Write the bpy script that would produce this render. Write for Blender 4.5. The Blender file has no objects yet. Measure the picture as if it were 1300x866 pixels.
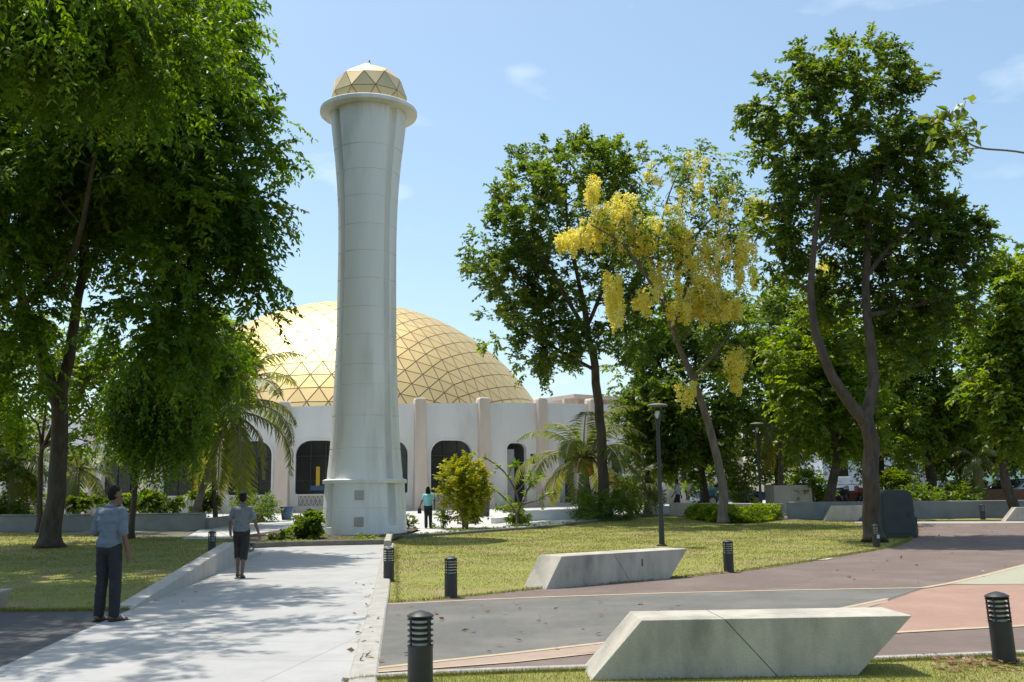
import bpy, bmesh, math, random
import numpy as np
from mathutils import Vector, Matrix, noise as mnoise

rnd = random.Random(11)
rng = np.random.default_rng(11)
sc = bpy.context.scene
COL = sc.collection
R = math.radians

# ------------------------------------------------------------------ camera, light, exposure
FPX, CX, CY = 1250.0, 650.0, 433.0          # focal length and centre in photo pixels (1300 x 866)
PITCH, ROLL, CAMH = R(8.82), R(0.7), 1.6
FWD = Vector((0, math.cos(PITCH), math.sin(PITCH)))
_r, _u = Vector((1, 0, 0)), Vector((0, -math.sin(PITCH), math.cos(PITCH)))
RGT = _r * math.cos(ROLL) - _u * math.sin(ROLL)
UPV = _u * math.cos(ROLL) + _r * math.sin(ROLL)
CAM = Vector((0, 0, CAMH))
cd = bpy.data.cameras.new('camera')
cam = bpy.data.objects.new('camera', cd)
COL.objects.link(cam)
m = Matrix((RGT, UPV, -FWD)).transposed().to_4x4()
m.translation = CAM
cam.matrix_world = m
cd.sensor_fit = 'HORIZONTAL'
cd.sensor_width = 36.0
cd.lens = 36.0 * FPX / 1300.0
cd.clip_start, cd.clip_end = 0.1, 3000
sc.camera = cam

SUN = Vector((-0.20, 0.22, 0.955)).normalized()      # towards the sun
SUN_EL, SUN_AZ = math.asin(SUN.z), math.atan2(SUN.x, SUN.y) % (2 * math.pi)
w = bpy.data.worlds.new('World')
sc.world = w
w.use_nodes = True
nt = w.node_tree
for n in list(nt.nodes):
    nt.nodes.remove(n)
out = nt.nodes.new('ShaderNodeOutputWorld')
bg = nt.nodes.new('ShaderNodeBackground')
sky = nt.nodes.new('ShaderNodeTexSky')
sky.sky_type = 'NISHITA'
sky.sun_disc = False
sky.sun_elevation, sky.sun_rotation = SUN_EL, SUN_AZ
sky.air_density, sky.dust_density, sky.ozone_density = 1.0, 1.8, 3.4
bg.inputs['Strength'].default_value = 0.15
# thin wisps of cloud in the sky itself
geo = nt.nodes.new('ShaderNodeTexCoord')
mp = nt.nodes.new('ShaderNodeMapping')
mp.inputs['Scale'].default_value = (3.0, 3.0, 7.5)
mp.inputs['Location'].default_value = (0.6, 0.2, 0.9)
nz = nt.nodes.new('ShaderNodeTexNoise')
nz.inputs['Scale'].default_value = 2.3
nz.inputs['Detail'].default_value = 7
rp = nt.nodes.new('ShaderNodeValToRGB')
rp.color_ramp.elements[0].position, rp.color_ramp.elements[0].color = 0.60, (0, 0, 0, 1)
rp.color_ramp.elements[1].position, rp.color_ramp.elements[1].color = 0.80, (.24, .24, .24, 1)
mx = nt.nodes.new('ShaderNodeMix')
mx.data_type = 'RGBA'
mx.inputs[7].default_value = (8.2, 8.4, 8.8, 1)
nt.links.new(geo.outputs['Generated'], mp.inputs[0])
nt.links.new(mp.outputs[0], nz.inputs['Vector'])
nt.links.new(nz.outputs['Fac'], rp.inputs[0])
nt.links.new(rp.outputs[0], mx.inputs[0])
nt.links.new(sky.outputs[0], mx.inputs[6])
sm = nt.nodes.new('ShaderNodeMix')
sm.data_type = 'RGBA'
sm.blend_type = 'MULTIPLY'
sm.inputs[0].default_value = 1
sm.inputs[7].default_value = (.97, .98, .86, 1)
nt.links.new(mx.outputs[2], sm.inputs[6])
nt.links.new(sm.outputs[2], bg.inputs['Color'])
nt.links.new(bg.outputs[0], out.inputs[0])

sd = bpy.data.lights.new('sun', 'SUN')
sd.energy, sd.angle, sd.color = 3.25, R(0.53), (1.0, 0.945, 0.845)
so = bpy.data.objects.new('sun', sd)
COL.objects.link(so)
so.rotation_euler = SUN.to_track_quat('Z', 'Y').to_euler()
so.location = (0, 0, 60)

sc.view_settings.view_transform = 'Standard'
sc.view_settings.look = 'None'
sc.view_settings.gamma = 1
sc.view_settings.exposure = 0.60
sc.render.engine = 'CYCLES'
sc.cycles.max_bounces = 9
sc.cycles.diffuse_bounces = 5
sc.cycles.transmission_bounces = 6
sc.cycles.transparent_max_bounces = 4
sc.cycles.use_denoising = True

# ------------------------------------------------------------------ layout helpers
def gz(y):
    return 0.0225 * (min(max(y, 28.0), 62.0) - 28.0)

def ray(px, py):
    return FWD + RGT * ((px - CX) / FPX) + UPV * (-(py - CY) / FPX)

def at(px, py, Y):                # point on the sight line at distance Y from the camera's plane of origin
    d = ray(px, py)
    return CAM + d * (Y / d.y)

def G(px, py, dz=0.0):            # ground point
    d = ray(px, py)
    z = dz
    for _ in range(40):
        t = (z - CAMH) / d.z
        z = 0.5 * z + 0.5 * (gz(t * d.y) + dz)
    return CAM + d * t

def H(px, py, z):
    d = ray(px, py)
    return CAM + d * ((z - CAMH) / d.z)

def gx(px, Y):                    # ground point under a column of the photo at distance Y
    p = at(px, 640, Y)
    return Vector((p.x, Y, gz(Y)))

# ------------------------------------------------------------------ materials
MATS = {}

def _new(name):
    mt = bpy.data.materials.new(name)
    mt.use_nodes = True
    t = mt.node_tree
    return mt, t, t.nodes['Principled BSDF']

def surf(name, c1, c2=None, scale=4.0, rough=.7, metal=0.0, bump=0.0, bscale=40.0, spec=.5,
         stretch=(1, 1, 1), c3=None, s3=0.6, p3=(.5, .7), fine=None):
    """noise-mottled surface: c1/c2 mixed by a fractal noise, c3 in larger patches, optional fine speckle"""
    mt, t, b = _new(name)
    c2 = c2 or tuple(x * .82 for x in c1)
    tc = t.nodes.new('ShaderNodeTexCoord')
    mpn = t.nodes.new('ShaderNodeMapping')
    mpn.inputs['Scale'].default_value = stretch
    t.links.new(tc.outputs['Object'], mpn.inputs[0])
    n1 = t.nodes.new('ShaderNodeTexNoise')
    n1.inputs['Scale'].default_value = scale
    n1.inputs['Detail'].default_value = 6
    t.links.new(mpn.outputs[0], n1.inputs['Vector'])
    r1 = t.nodes.new('ShaderNodeValToRGB')
    r1.color_ramp.elements[0].position, r1.color_ramp.elements[0].color = .32, (*c1, 1)
    r1.color_ramp.elements[1].position, r1.color_ramp.elements[1].color = .68, (*c2, 1)
    t.links.new(n1.outputs['Fac'], r1.inputs[0])
    col = r1.outputs[0]
    if c3:
        n2 = t.nodes.new('ShaderNodeTexNoise')
        n2.inputs['Scale'].default_value = s3
        n2.inputs['Detail'].default_value = 5
        n2.inputs['Roughness'].default_value = .65
        t.links.new(mpn.outputs[0], n2.inputs['Vector'])
        mr = t.nodes.new('ShaderNodeMapRange')
        mr.inputs[1].default_value, mr.inputs[2].default_value = p3
        t.links.new(n2.outputs['Fac'], mr.inputs[0])
        mm = t.nodes.new('ShaderNodeMix')
        mm.data_type = 'RGBA'
        mm.inputs[7].default_value = (*c3, 1)
        t.links.new(mr.outputs[0], mm.inputs[0])
        t.links.new(col, mm.inputs[6])
        col = mm.outputs[2]
    if fine:
        n4 = t.nodes.new('ShaderNodeTexNoise')
        n4.inputs['Scale'].default_value = fine[0]
        n4.inputs['Detail'].default_value = 2
        t.links.new(mpn.outputs[0], n4.inputs['Vector'])
        mr = t.nodes.new('ShaderNodeMapRange')
        mr.inputs[1].default_value, mr.inputs[2].default_value = .3, .7
        mr.inputs[3].default_value, mr.inputs[4].default_value = 1 - fine[1], 1 + fine[1]
        t.links.new(n4.outputs['Fac'], mr.inputs[0])
        mm = t.nodes.new('ShaderNodeMix')
        mm.data_type = 'RGBA'
        mm.blend_type = 'MULTIPLY'
        mm.inputs[0].default_value = 1
        t.links.new(col, mm.inputs[6])
        t.links.new(mr.outputs[0], mm.inputs[7])
        col = mm.outputs[2]
    t.links.new(col, b.inputs['Base Color'])
    b.inputs['Roughness'].default_value = rough
    b.inputs['Metallic'].default_value = metal
    b.inputs['Specular IOR Level'].default_value = spec
    if bump:
        n3 = t.nodes.new('ShaderNodeTexNoise')
        n3.inputs['Scale'].default_value = bscale
        n3.inputs['Detail'].default_value = 5
        t.links.new(mpn.outputs[0], n3.inputs['Vector'])
        bp = t.nodes.new('ShaderNodeBump')
        bp.inputs['Strength'].default_value = bump
        bp.inputs['Distance'].default_value = .02
        t.links.new(n3.outputs['Fac'], bp.inputs['Height'])
        t.links.new(bp.outputs[0], b.inputs['Normal'])
    MATS[name] = mt
    return mt

def leafmat(name, cols, trans, tfac=.42, rough=.42, spec=.45):
    """leaf: colour from the per-leaf 'tint' attribute, light passes through the blade"""
    mt, t, b = _new(name)
    a = t.nodes.new('ShaderNodeAttribute')
    a.attribute_name = 'tint'
    r1 = t.nodes.new('ShaderNodeValToRGB')
    e = r1.color_ramp.elements
    e[0].position, e[0].color = 0.0, (*cols[0], 1)
    e[1].position, e[1].color = 1.0, (*cols[-1], 1)
    for i, c in enumerate(cols[1:-1]):
        k = e.new((i + 1) / (len(cols) - 1))
        k.color = (*c, 1)
    t.links.new(a.outputs['Fac'], r1.inputs[0])
    t.links.new(r1.outputs[0], b.inputs['Base Color'])
    b.inputs['Roughness'].default_value = rough
    b.inputs['Specular IOR Level'].default_value = spec
    tr = t.nodes.new('ShaderNodeBsdfTranslucent')
    mm = t.nodes.new('ShaderNodeMix')
    mm.data_type = 'RGBA'
    mm.blend_type = 'MULTIPLY'
    mm.inputs[0].default_value = 1
    mm.inputs[7].default_value = (*trans, 1)
    t.links.new(r1.outputs[0], mm.inputs[6])
    t.links.new(mm.outputs[2], tr.inputs[0])
    ms = t.nodes.new('ShaderNodeMixShader')
    ms.inputs[0].default_value = tfac
    t.links.new(b.outputs[0], ms.inputs[1])
    t.links.new(tr.outputs[0], ms.inputs[2])
    t.links.new(ms.outputs[0], t.nodes['Material Output'].inputs[0])
    MATS[name] = mt
    return mt

WHITE = surf('white_render', (.87, .86, .83), (.81, .80, .77), 1.6, .75, bump=.15, bscale=30, c3=(.55, .53, .48), s3=.8, p3=(.50, .80), stretch=(1, 1, .16))
WALLW = surf('wall_paint', (.83, .815, .79), (.77, .755, .73), .9, .8, bump=.1, bscale=20, stretch=(1, 1, .3), c3=(.58, .56, .52), s3=.5, p3=(.52, .80))
PINK = surf('pilaster_paint', (.72, .60, .50), (.63, .52, .43), 1.2, .8, stretch=(1, 1, .4))
CREAM = surf('cream_paint', (.72, .64, .54), (.62, .54, .45), 1.4, .8)
GREYT = surf('grey_trim', (.36, .37, .38), (.30, .31, .32), 2, .6)
GLASS = surf('dark_glass', (.018, .02, .022), (.03, .032, .034), .8, .12, spec=.6)
GOLD = surf('gold_panel', (.72, .53, .24), (.64, .47, .21), .5, .46, metal=.55, bump=.03, bscale=3)
GOLD2 = surf('gold_panel_small', (.74, .58, .31), (.66, .50, .26), .8, .5, metal=.5)
SEAM = surf('dome_seam', (.20, .14, .08), (.16, .11, .06), 3, .6)
CONC = surf('concrete', (.50, .465, .39), (.41, .38, .32), 5, .85, bump=.35, bscale=60, c3=(.24, .225, .195), s3=1.7, p3=(.46, .74), fine=(160, .14), stretch=(1, 1, .4))
CONC2 = surf('pale_concrete', (.50, .465, .42), (.43, .40, .36), 4, .85, bump=.3, bscale=60, c3=(.33, .31, .29), s3=1.3, p3=(.55, .8), stretch=(1, 1, .35), fine=(120, .08))
KERB = surf('kerb_concrete', (.42, .40, .36), (.33, .31, .28), 7, .9, bump=.3, bscale=50, c3=(.24, .22, .18), s3=2, p3=(.55, .75))
DKERB = surf('weathered_kerb', (.20, .18, .15), (.13, .12, .10), 5, .9, bump=.4, bscale=30)
PWALL = surf('planter_paint', (.28, .285, .28), (.22, .225, .22), 2, .8)
WPLANT = surf('white_planter_paint', (.74, .73, .71), (.64, .63, .61), 2, .8)
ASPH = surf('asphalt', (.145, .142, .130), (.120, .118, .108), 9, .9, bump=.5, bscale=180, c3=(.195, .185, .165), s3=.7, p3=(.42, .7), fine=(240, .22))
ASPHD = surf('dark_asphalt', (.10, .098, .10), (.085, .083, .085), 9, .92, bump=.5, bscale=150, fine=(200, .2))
RUBBER = surf('brown_paving', (.165, .124, .106), (.140, .106, .090), 7, .9, bump=.4, bscale=150, c3=(.20, .155, .135), s3=.8, p3=(.45, .7), fine=(220, .25))
ORANGE = surf('orange_paving', (.34, .205, .155), (.30, .185, .14), 6, .9, bump=.3, bscale=150, c3=(.36, .235, .185), s3=.9, p3=(.45, .7), fine=(220, .12))
PALE = surf('pale_paving', (.37, .36, .27), (.33, .32, .24), 6, .9, bump=.3, bscale=150, fine=(220, .12))
TAN = surf('tan_paving', (.37, .28, .22), (.33, .25, .20), 6, .9, bump=.3, bscale=150, fine=(220, .14))
LINE = surf('sand_line', (.50, .40, .27), (.42, .33, .22), 9, .9, bump=.3, bscale=120, fine=(160, .15))
PAVE = surf('plaza_paving', (.52, .51, .49), (.45, .44, .42), 2, .85, bump=.2, bscale=40)
SOIL = surf('soil', (.10, .075, .05), (.065, .05, .035), 9, .95, bump=.6, bscale=25)
EARTH = surf('earth', (.16, .145, .11), (.11, .11, .07), 1.2, .95, bump=.4, bscale=12)
BARK = surf('bark', (.105, .08, .057), (.05, .039, .029), 7, .95, bump=.9, bscale=14, stretch=(1, 1, .3))
BARKL = surf('pale_bark', (.22, .18, .145), (.12, .095, .075), 5, .95, bump=.8, bscale=14, stretch=(1, 1, .3))
PALMB = surf('palm_bark', (.24, .20, .16), (.14, .115, .09), 5, .95, bump=.8, bscale=18, stretch=(.4, .4, 2.2))
BLACK = surf('black_metal', (.022, .024, .027), (.03, .032, .035), 6, .42, spec=.5, bump=.05, bscale=80)
LENS = surf('frosted_lens', (.62, .64, .64), (.55, .57, .57), 3, .3)
STEEL = surf('grey_steel', (.30, .32, .33), (.25, .27, .28), 5, .45, metal=.3)
LAMPG = surf('lamp_paint', (.13, .135, .13), (.10, .105, .10), 5, .7)
CABIN = surf('cabinet_paint', (.045, .055, .055), (.035, .043, .043), 3, .55, bump=.1, bscale=30)
SKIN = surf('skin', (.155, .085, .055), (.13, .07, .045), 8, .55)
HAIR = surf('hair', (.007, .006, .006), (.011, .009, .008), 40, .7, bump=.4, bscale=60, spec=.2)
BLUEG = surf('blue_grey_cotton', (.15, .185, .225), (.125, .155, .19), 12, .9, bump=1.0, bscale=13)
GREYC = surf('grey_cotton', (.17, .18, .19), (.14, .15, .16), 12, .9, bump=1.0, bscale=13)
CYANC = surf('cyan_cotton', (.28, .66, .72), (.24, .60, .67), 12, .9, bump=1.0, bscale=13)
PALEC = surf('pale_blue_cotton', (.42, .47, .53), (.36, .41, .47), 12, .9, bump=1.0, bscale=13)
DARKC = surf('black_cloth', (.017, .018, .022), (.025, .026, .03), 12, .9, bump=.4, bscale=9)
SHORTC = surf('short_cloth', (.012, .012, .014), (.02, .02, .022), 12, .85, bump=.4, bscale=9)
LEATH = surf('sandal', (.05, .035, .025), (.035, .025, .02), 12, .7)
WSTRAP = surf('white_strap', (.65, .66, .66), (.55, .56, .56), 12, .6)
BLUEP = surf('blue_plastic', (.04, .10, .24), (.035, .085, .2), 5, .4)
YELF = surf('yellow_cloth', (.62, .40, .03), (.5, .32, .03), 6, .8)
COCO = surf('coconut_husk', (.52, .19, .04), (.42, .22, .05), 6, .5)
BRICK = surf('terracotta', (.22, .10, .05), (.17, .08, .045), 6, .85, bump=.3)
CARD = surf('dark_car_paint', (.018, .022, .028), (.02, .025, .03), 2, .2, spec=.7)
CARW = surf('white_car_paint', (.7, .72, .74), (.66, .68, .7), 2, .25, spec=.6)
CARB = surf('blue_car_paint', (.05, .11, .22), (.05, .1, .2), 2, .25, spec=.6)
TYRE = surf('tyre_rubber', (.02, .02, .02), (.03, .03, .03), 5, .85)
REDP = surf('red_paint', (.32, .03, .025), (.28, .03, .025), 5, .35)
MINT = surf('mint_paint', (.42, .62, .52), (.38, .56, .47), 1.5, .8)
BLUEW = surf('pale_blue_wall', (.52, .58, .68), (.46, .52, .62), 1.5, .8)

def tile_mat(name, base, c2, line, wx, wy, amp=.02):
    """pale slabs: soft per-slab tone, thin joints, blotchy wear"""
    mt, t, b = _new(name)
    tc = t.nodes.new('ShaderNodeTexCoord')
    mpn = t.nodes.new('ShaderNodeMapping')
    mpn.inputs['Rotation'].default_value = (0, 0, R(9))
    t.links.new(tc.outputs['Object'], mpn.inputs[0])
    br = t.nodes.new('ShaderNodeTexBrick')
    br.offset = 0
    br.inputs['Color1'].default_value = (*base, 1)
    br.inputs['Color2'].default_value = (*c2, 1)
    br.inputs['Mortar'].default_value = (*line, 1)
    br.inputs['Scale'].default_value = 1
    br.inputs['Mortar Size'].default_value = .008
    br.inputs['Brick Width'].default_value = wx
    br.inputs['Row Height'].default_value = wy
    t.links.new(mpn.outputs[0], br.inputs['Vector'])
    n2 = t.nodes.new('ShaderNodeTexNoise')
    n2.inputs['Scale'].default_value = 1.1
    n2.inputs['Detail'].default_value = 8
    n2.inputs['Roughness'].default_value = .7
    t.links.new(tc.outputs['Object'], n2.inputs['Vector'])
    mr = t.nodes.new('ShaderNodeMapRange')
    mr.inputs[1].default_value, mr.inputs[2].default_value = .3, .75
    mr.inputs[3].default_value, mr.inputs[4].default_value = 1.05, .76
    t.links.new(n2.outputs['Fac'], mr.inputs[0])
    mm = t.nodes.new('ShaderNodeMix')
    mm.data_type = 'RGBA'
    mm.blend_type = 'MULTIPLY'
    mm.inputs[0].default_value = 1
    t.links.new(br.outputs[0], mm.inputs[6])
    t.links.new(mr.outputs[0], mm.inputs[7])
    t.links.new(mm.outputs[2], b.inputs['Base Color'])
    b.inputs['Roughness'].default_value = .8
    MATS[name] = mt
    return mt

PATH = tile_mat('path_slabs', (.43, .425, .41), (.405, .40, .385), (.28, .275, .265), 1.2, 1.2)
LAWN = surf('lawn', (.255, .250, .050), (.185, .198, .038), 3.2, .95, bump=.9, bscale=22, c3=(.29, .215, .11), s3=.55, p3=(.50, .68), fine=(55, .32))
LAWN_BLADE = leafmat('grass_blade', [(.155, .180, .030), (.22, .235, .045), (.30, .265, .09)], (1.2, 1.15, .7), .3, .6, .25)
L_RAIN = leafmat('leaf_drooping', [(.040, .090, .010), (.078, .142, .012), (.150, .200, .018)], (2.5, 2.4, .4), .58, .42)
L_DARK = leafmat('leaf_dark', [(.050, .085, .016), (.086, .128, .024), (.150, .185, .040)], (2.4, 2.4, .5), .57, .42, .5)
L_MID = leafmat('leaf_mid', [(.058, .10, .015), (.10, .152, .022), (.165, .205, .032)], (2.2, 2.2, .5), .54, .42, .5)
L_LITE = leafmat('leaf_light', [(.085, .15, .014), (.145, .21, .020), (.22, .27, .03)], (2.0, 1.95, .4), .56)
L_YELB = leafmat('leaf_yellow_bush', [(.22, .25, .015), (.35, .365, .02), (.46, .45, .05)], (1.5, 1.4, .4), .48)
L_PALM = leafmat('leaf_palm', [(.075, .11, .02), (.14, .17, .03), (.30, .27, .08)], (1.8, 1.7, .5), .46)
L_BLOS = leafmat('blossom', [(.85, .71, .08), (.91, .81, .18), (.93, .88, .42)], (1.1, 1.12, .9), .48, .6, .2)
L_POD = leafmat('seed_pod', [(.05, .035, .02), (.09, .06, .03)], (.6, .6, .6), .1)
L_BRAN = leafmat('leaf_near', [(.085, .135, .022), (.13, .185, .03), (.18, .22, .045)], (1.8, 1.7, .6), .5)
L_DRY = leafmat('dry_leaf', [(.16, .07, .035), (.26, .14, .07), (.34, .22, .12)], (1, .9, .7), .2)

# ------------------------------------------------------------------ object helpers
def tag(o, label=None, cat=None, group=None, kind=None):
    if label: o['label'] = label
    if cat: o['category'] = cat
    if group: o['group'] = group
    if kind: o['kind'] = kind
    return o

def link(name, me, mat, parent=None):
    o = bpy.data.objects.new(name, me)
    COL.objects.link(o)
    if mat: me.materials.append(mat)
    if parent: o.parent = parent
    return o

def empty(name, loc=(0, 0, 0), rz=0.0):
    o = bpy.data.objects.new(name, None)
    COL.objects.link(o)
    o.location = loc
    o.rotation_euler = (0, 0, rz)
    o.empty_display_size = .2
    return o

def thing(name, label, cat, loc=(0, 0, 0), rz=0.0, group=None):
    return tag(empty(name, loc, rz), label, cat, group)

def copy_tree(o, parent=None):
    c = o.copy()
    COL.objects.link(c)
    if parent: c.parent = parent
    for ch in [x for x in o.children]:
        copy_tree(ch, c)
    return c

class MB:
    """collects shapes in one mesh"""
    def __init__(s):
        s.v, s.f = [], []
    def add(s, vs, fs):
        n = len(s.v)
        s.v += [tuple(x) for x in vs]
        s.f += [tuple(i + n for i in f) for f in fs]
        return s
    def box(s, c, size, rz=0.0, M=None):
        hx, hy, hz = (q / 2 for q in size)
        ca, sa = math.cos(rz), math.sin(rz)
        vs = []
        for z in (-hz, hz):
            for x, y in ((-hx, -hy), (hx, -hy), (hx, hy), (-hx, hy)):
                p = Vector((c[0] + x * ca - y * sa, c[1] + x * sa + y * ca, c[2] + z))
                vs.append(M @ p if M else p)
        return s.add(vs, [(0, 3, 2, 1), (4, 5, 6, 7), (0, 1, 5, 4), (1, 2, 6, 5), (2, 3, 7, 6), (3, 0, 4, 7)])
    def tube(s, pts, rad, n=8, caps=True):
        pts = [Vector(p) for p in pts]
        if not hasattr(rad, '__len__'): rad = [rad] * len(pts)
        vs, fs = [], []
        prev = None
        for i, p in enumerate(pts):
            t = (pts[min(i + 1, len(pts) - 1)] - pts[max(i - 1, 0)])
            if t.length < 1e-9: t = Vector((0, 0, 1))
            t.normalize()
            if prev is None:
                a = t.orthogonal().normalized()
            else:
                a = prev - t * prev.dot(t)
                a = a.normalized() if a.length > 1e-6 else t.orthogonal().normalized()
            prev = a
            b = t.cross(a)
            for k in range(n):
                an = 2 * math.pi * k / n
                vs.append(p + (a * math.cos(an) + b * math.sin(an)) * rad[i])
        for i in range(len(pts) - 1):
            for k in range(n):
                k2 = (k + 1) % n
                fs.append((i * n + k, i * n + k2, (i + 1) * n + k2, (i + 1) * n + k))
        if caps:
            fs.append(tuple(range(n - 1, -1, -1)))
            fs.append(tuple((len(pts) - 1) * n + k for k in range(n)))
        return s.add(vs, fs)
    def lathe(s, prof, n=24, c=(0, 0, 0), caps=True):
        vs, fs = [], []
        for r, z in prof:
            for k in range(n):
                an = 2 * math.pi * k / n
                vs.append((c[0] + r * math.cos(an), c[1] + r * math.sin(an), c[2] + z))
        for i in range(len(prof) - 1):
            for k in range(n):
                k2 = (k + 1) % n
                fs.append((i * n + k, i * n + k2, (i + 1) * n + k2, (i + 1) * n + k))
        if caps:
            fs.append(tuple(range(n - 1, -1, -1)))
            fs.append(tuple((len(prof) - 1) * n + k for k in range(n)))
        return s.add(vs, fs)
    def prism(s, poly, axis_pt):
        """polygon (3D points) swept along the vector axis_pt"""
        n = len(poly)
        a = Vector(axis_pt)
        vs = [Vector(p) for p in poly] + [Vector(p) + a for p in poly]
        fs = [tuple(range(n)), tuple(range(2 * n - 1, n - 1, -1))]
        for i in range(n):
            j = (i + 1) % n
            fs.append((i, i + n, j + n, j))
        return s.add(vs, fs)
    def build(s, name, mat, parent=None, smooth=False, bevel=0.0, seg=2, fix=True):
        me = bpy.data.meshes.new(name)
        me.from_pydata(s.v, [], s.f)
        if fix or bevel:
            bm = bmesh.new()
            bm.from_mesh(me)
            bmesh.ops.recalc_face_normals(bm, faces=bm.faces)
            if bevel:
                es = [e for e in bm.edges if len(e.link_faces) == 2 and e.calc_face_angle(0) > R(25)]
                bmesh.ops.bevel(bm, geom=es, offset=bevel, segments=seg, affect='EDGES', profile=.5, clamp_overlap=True)
            bm.to_mesh(me)
            bm.free()
        if smooth:
            me.polygons.foreach_set('use_smooth', [True] * len(me.polygons))
            if smooth != 'all':
                me.set_sharp_from_angle(angle=R(38))
        me.update()
        return link(name, me, mat, parent)

def np_mesh(name, verts, quads, mat, parent=None, tint=None, smooth=False):
    me = bpy.data.meshes.new(name)
    nv, nf, k = len(verts), len(quads), quads.shape[1]
    me.vertices.add(nv)
    me.vertices.foreach_set('co', np.ascontiguousarray(verts, dtype=np.float32).ravel())
    me.loops.add(nf * k)
    me.loops.foreach_set('vertex_index', np.ascontiguousarray(quads, dtype=np.int32).ravel())
    me.polygons.add(nf)
    me.polygons.foreach_set('loop_start', np.arange(0, nf * k, k, dtype=np.int32))
    if tint is not None:
        a = me.attributes.new('tint', 'FLOAT', 'FACE')
        a.data.foreach_set('value', np.ascontiguousarray(tint, dtype=np.float32))
    me.update(calc_edges=True)
    me.validate()
    return link(name, me, mat, parent)

def _nrm(a):
    return a / np.maximum(np.linalg.norm(a, axis=-1, keepdims=True), 1e-9)

def leaf_geo(pos, d, nrm, ln, wd, bend=.15):
    """one kite-shaped, slightly folded leaf per row"""
    d = _nrm(d)
    s = _nrm(np.cross(d, nrm))
    n = np.cross(s, d)
    ln, wd = ln[:, None], wd[:, None]
    v0 = pos
    v1 = pos + d * ln * .42 + s * wd * .5 + n * wd * .18
    v2 = pos + d * ln - n * ln * bend
    v3 = pos + d * ln * .42 - s * wd * .5 + n * wd * .18
    V = np.stack([v0, v1, v2, v3], 1).reshape(-1, 3)
    F = np.arange(len(pos) * 4).reshape(-1, 4)
    return V, F

def sprays(C, O, ns, L, droop, nl, ll, lw, up=.2, scat=.7, outw=.8, tilt=.5, rg=rng):
    """leafy sprays: ns shoots per cluster centre C (outward dir O), nl leaves along each; returns leaf rows and tints"""
    N = len(C)
    dirs = _nrm(O[:, None, :] * outw + rg.normal(0, scat, (N, ns, 3)) + np.array([0, 0, up]))
    LL = L * rg.uniform(.6, 1.25, (N, ns, 1, 1))
    t = (np.linspace(.12, 1, nl)[None, None, :, None] + rg.uniform(-.04, .04, (N, ns, nl, 1)))
    base = C[:, None, None, :] + rg.normal(0, L * .22, (N, ns, 1, 3))
    z = np.array([0, 0, 1.0])
    pos = base + dirs[:, :, None, :] * LL * t - z * droop * LL * t ** 2
    tan = _nrm(dirs[:, :, None, :] - z * 2 * droop * t)
    side = _nrm(np.cross(tan, z) + 1e-5)
    sg = np.where(np.arange(nl) % 2 == 0, 1.0, -1.0)[None, None, :, None]
    ld = _nrm(tan * .55 + side * sg * .75 + rg.normal(0, .28, pos.shape) - z * .18 * (droop + .2))
    nr = _nrm(np.cross(side, tan) + rg.normal(0, tilt, pos.shape))
    nr = np.where(nr[..., 2:3] < 0, -nr, nr)
    n = N * ns * nl
    tint = np.clip(rg.normal(.4, .2, (N, 1, 1)) + rg.normal(0, .14, (N, ns, 1)) + rg.normal(0, .1, (N, ns, nl)), 0, 1).ravel()
    sz = rg.uniform(.7, 1.25, n)
    return pos.reshape(-1, 3), ld.reshape(-1, 3), nr.reshape(-1, 3), ll * sz, lw * sz, tint

def smooth_path(pts, rad, n=5):
    """Catmull-Rom through the points"""
    P = [Vector(p) for p in pts]
    out, ro = [], []
    for i in range(len(P) - 1):
        p0, p1, p2, p3 = P[max(i - 1, 0)], P[i], P[i + 1], P[min(i + 2, len(P) - 1)]
        for k in range(n):
            t = k / n
            out.append(.5 * ((2 * p1) + (p2 - p0) * t + (2 * p0 - 5 * p1 + 4 * p2 - p3) * t * t + (3 * p1 - p0 - 3 * p2 + p3) * t ** 3))
            ro.append(rad[i] * (1 - t) + rad[i + 1] * t)
    out.append(P[-1])
    ro.append(rad[-1])
    return out, ro

def sample_lobes(lobes, n, shell=.45, rg=rng):
    """cluster centres inside ellipsoid lobes, denser to the outside"""
    vol = np.array([l[1][0] * l[1][1] * l[1][2] for l in lobes]) ** .75
    k = rg.choice(len(lobes), n, p=vol / vol.sum())
    C = np.array([list(l[0]) for l in lobes])[k]
    S = np.array([list(l[1]) for l in lobes])[k]
    d = _nrm(rg.normal(0, 1, (n, 3)))
    r = rg.uniform(0, 1, (n, 1)) ** shell
    return C + d * r * S, _nrm(d * S)

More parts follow.
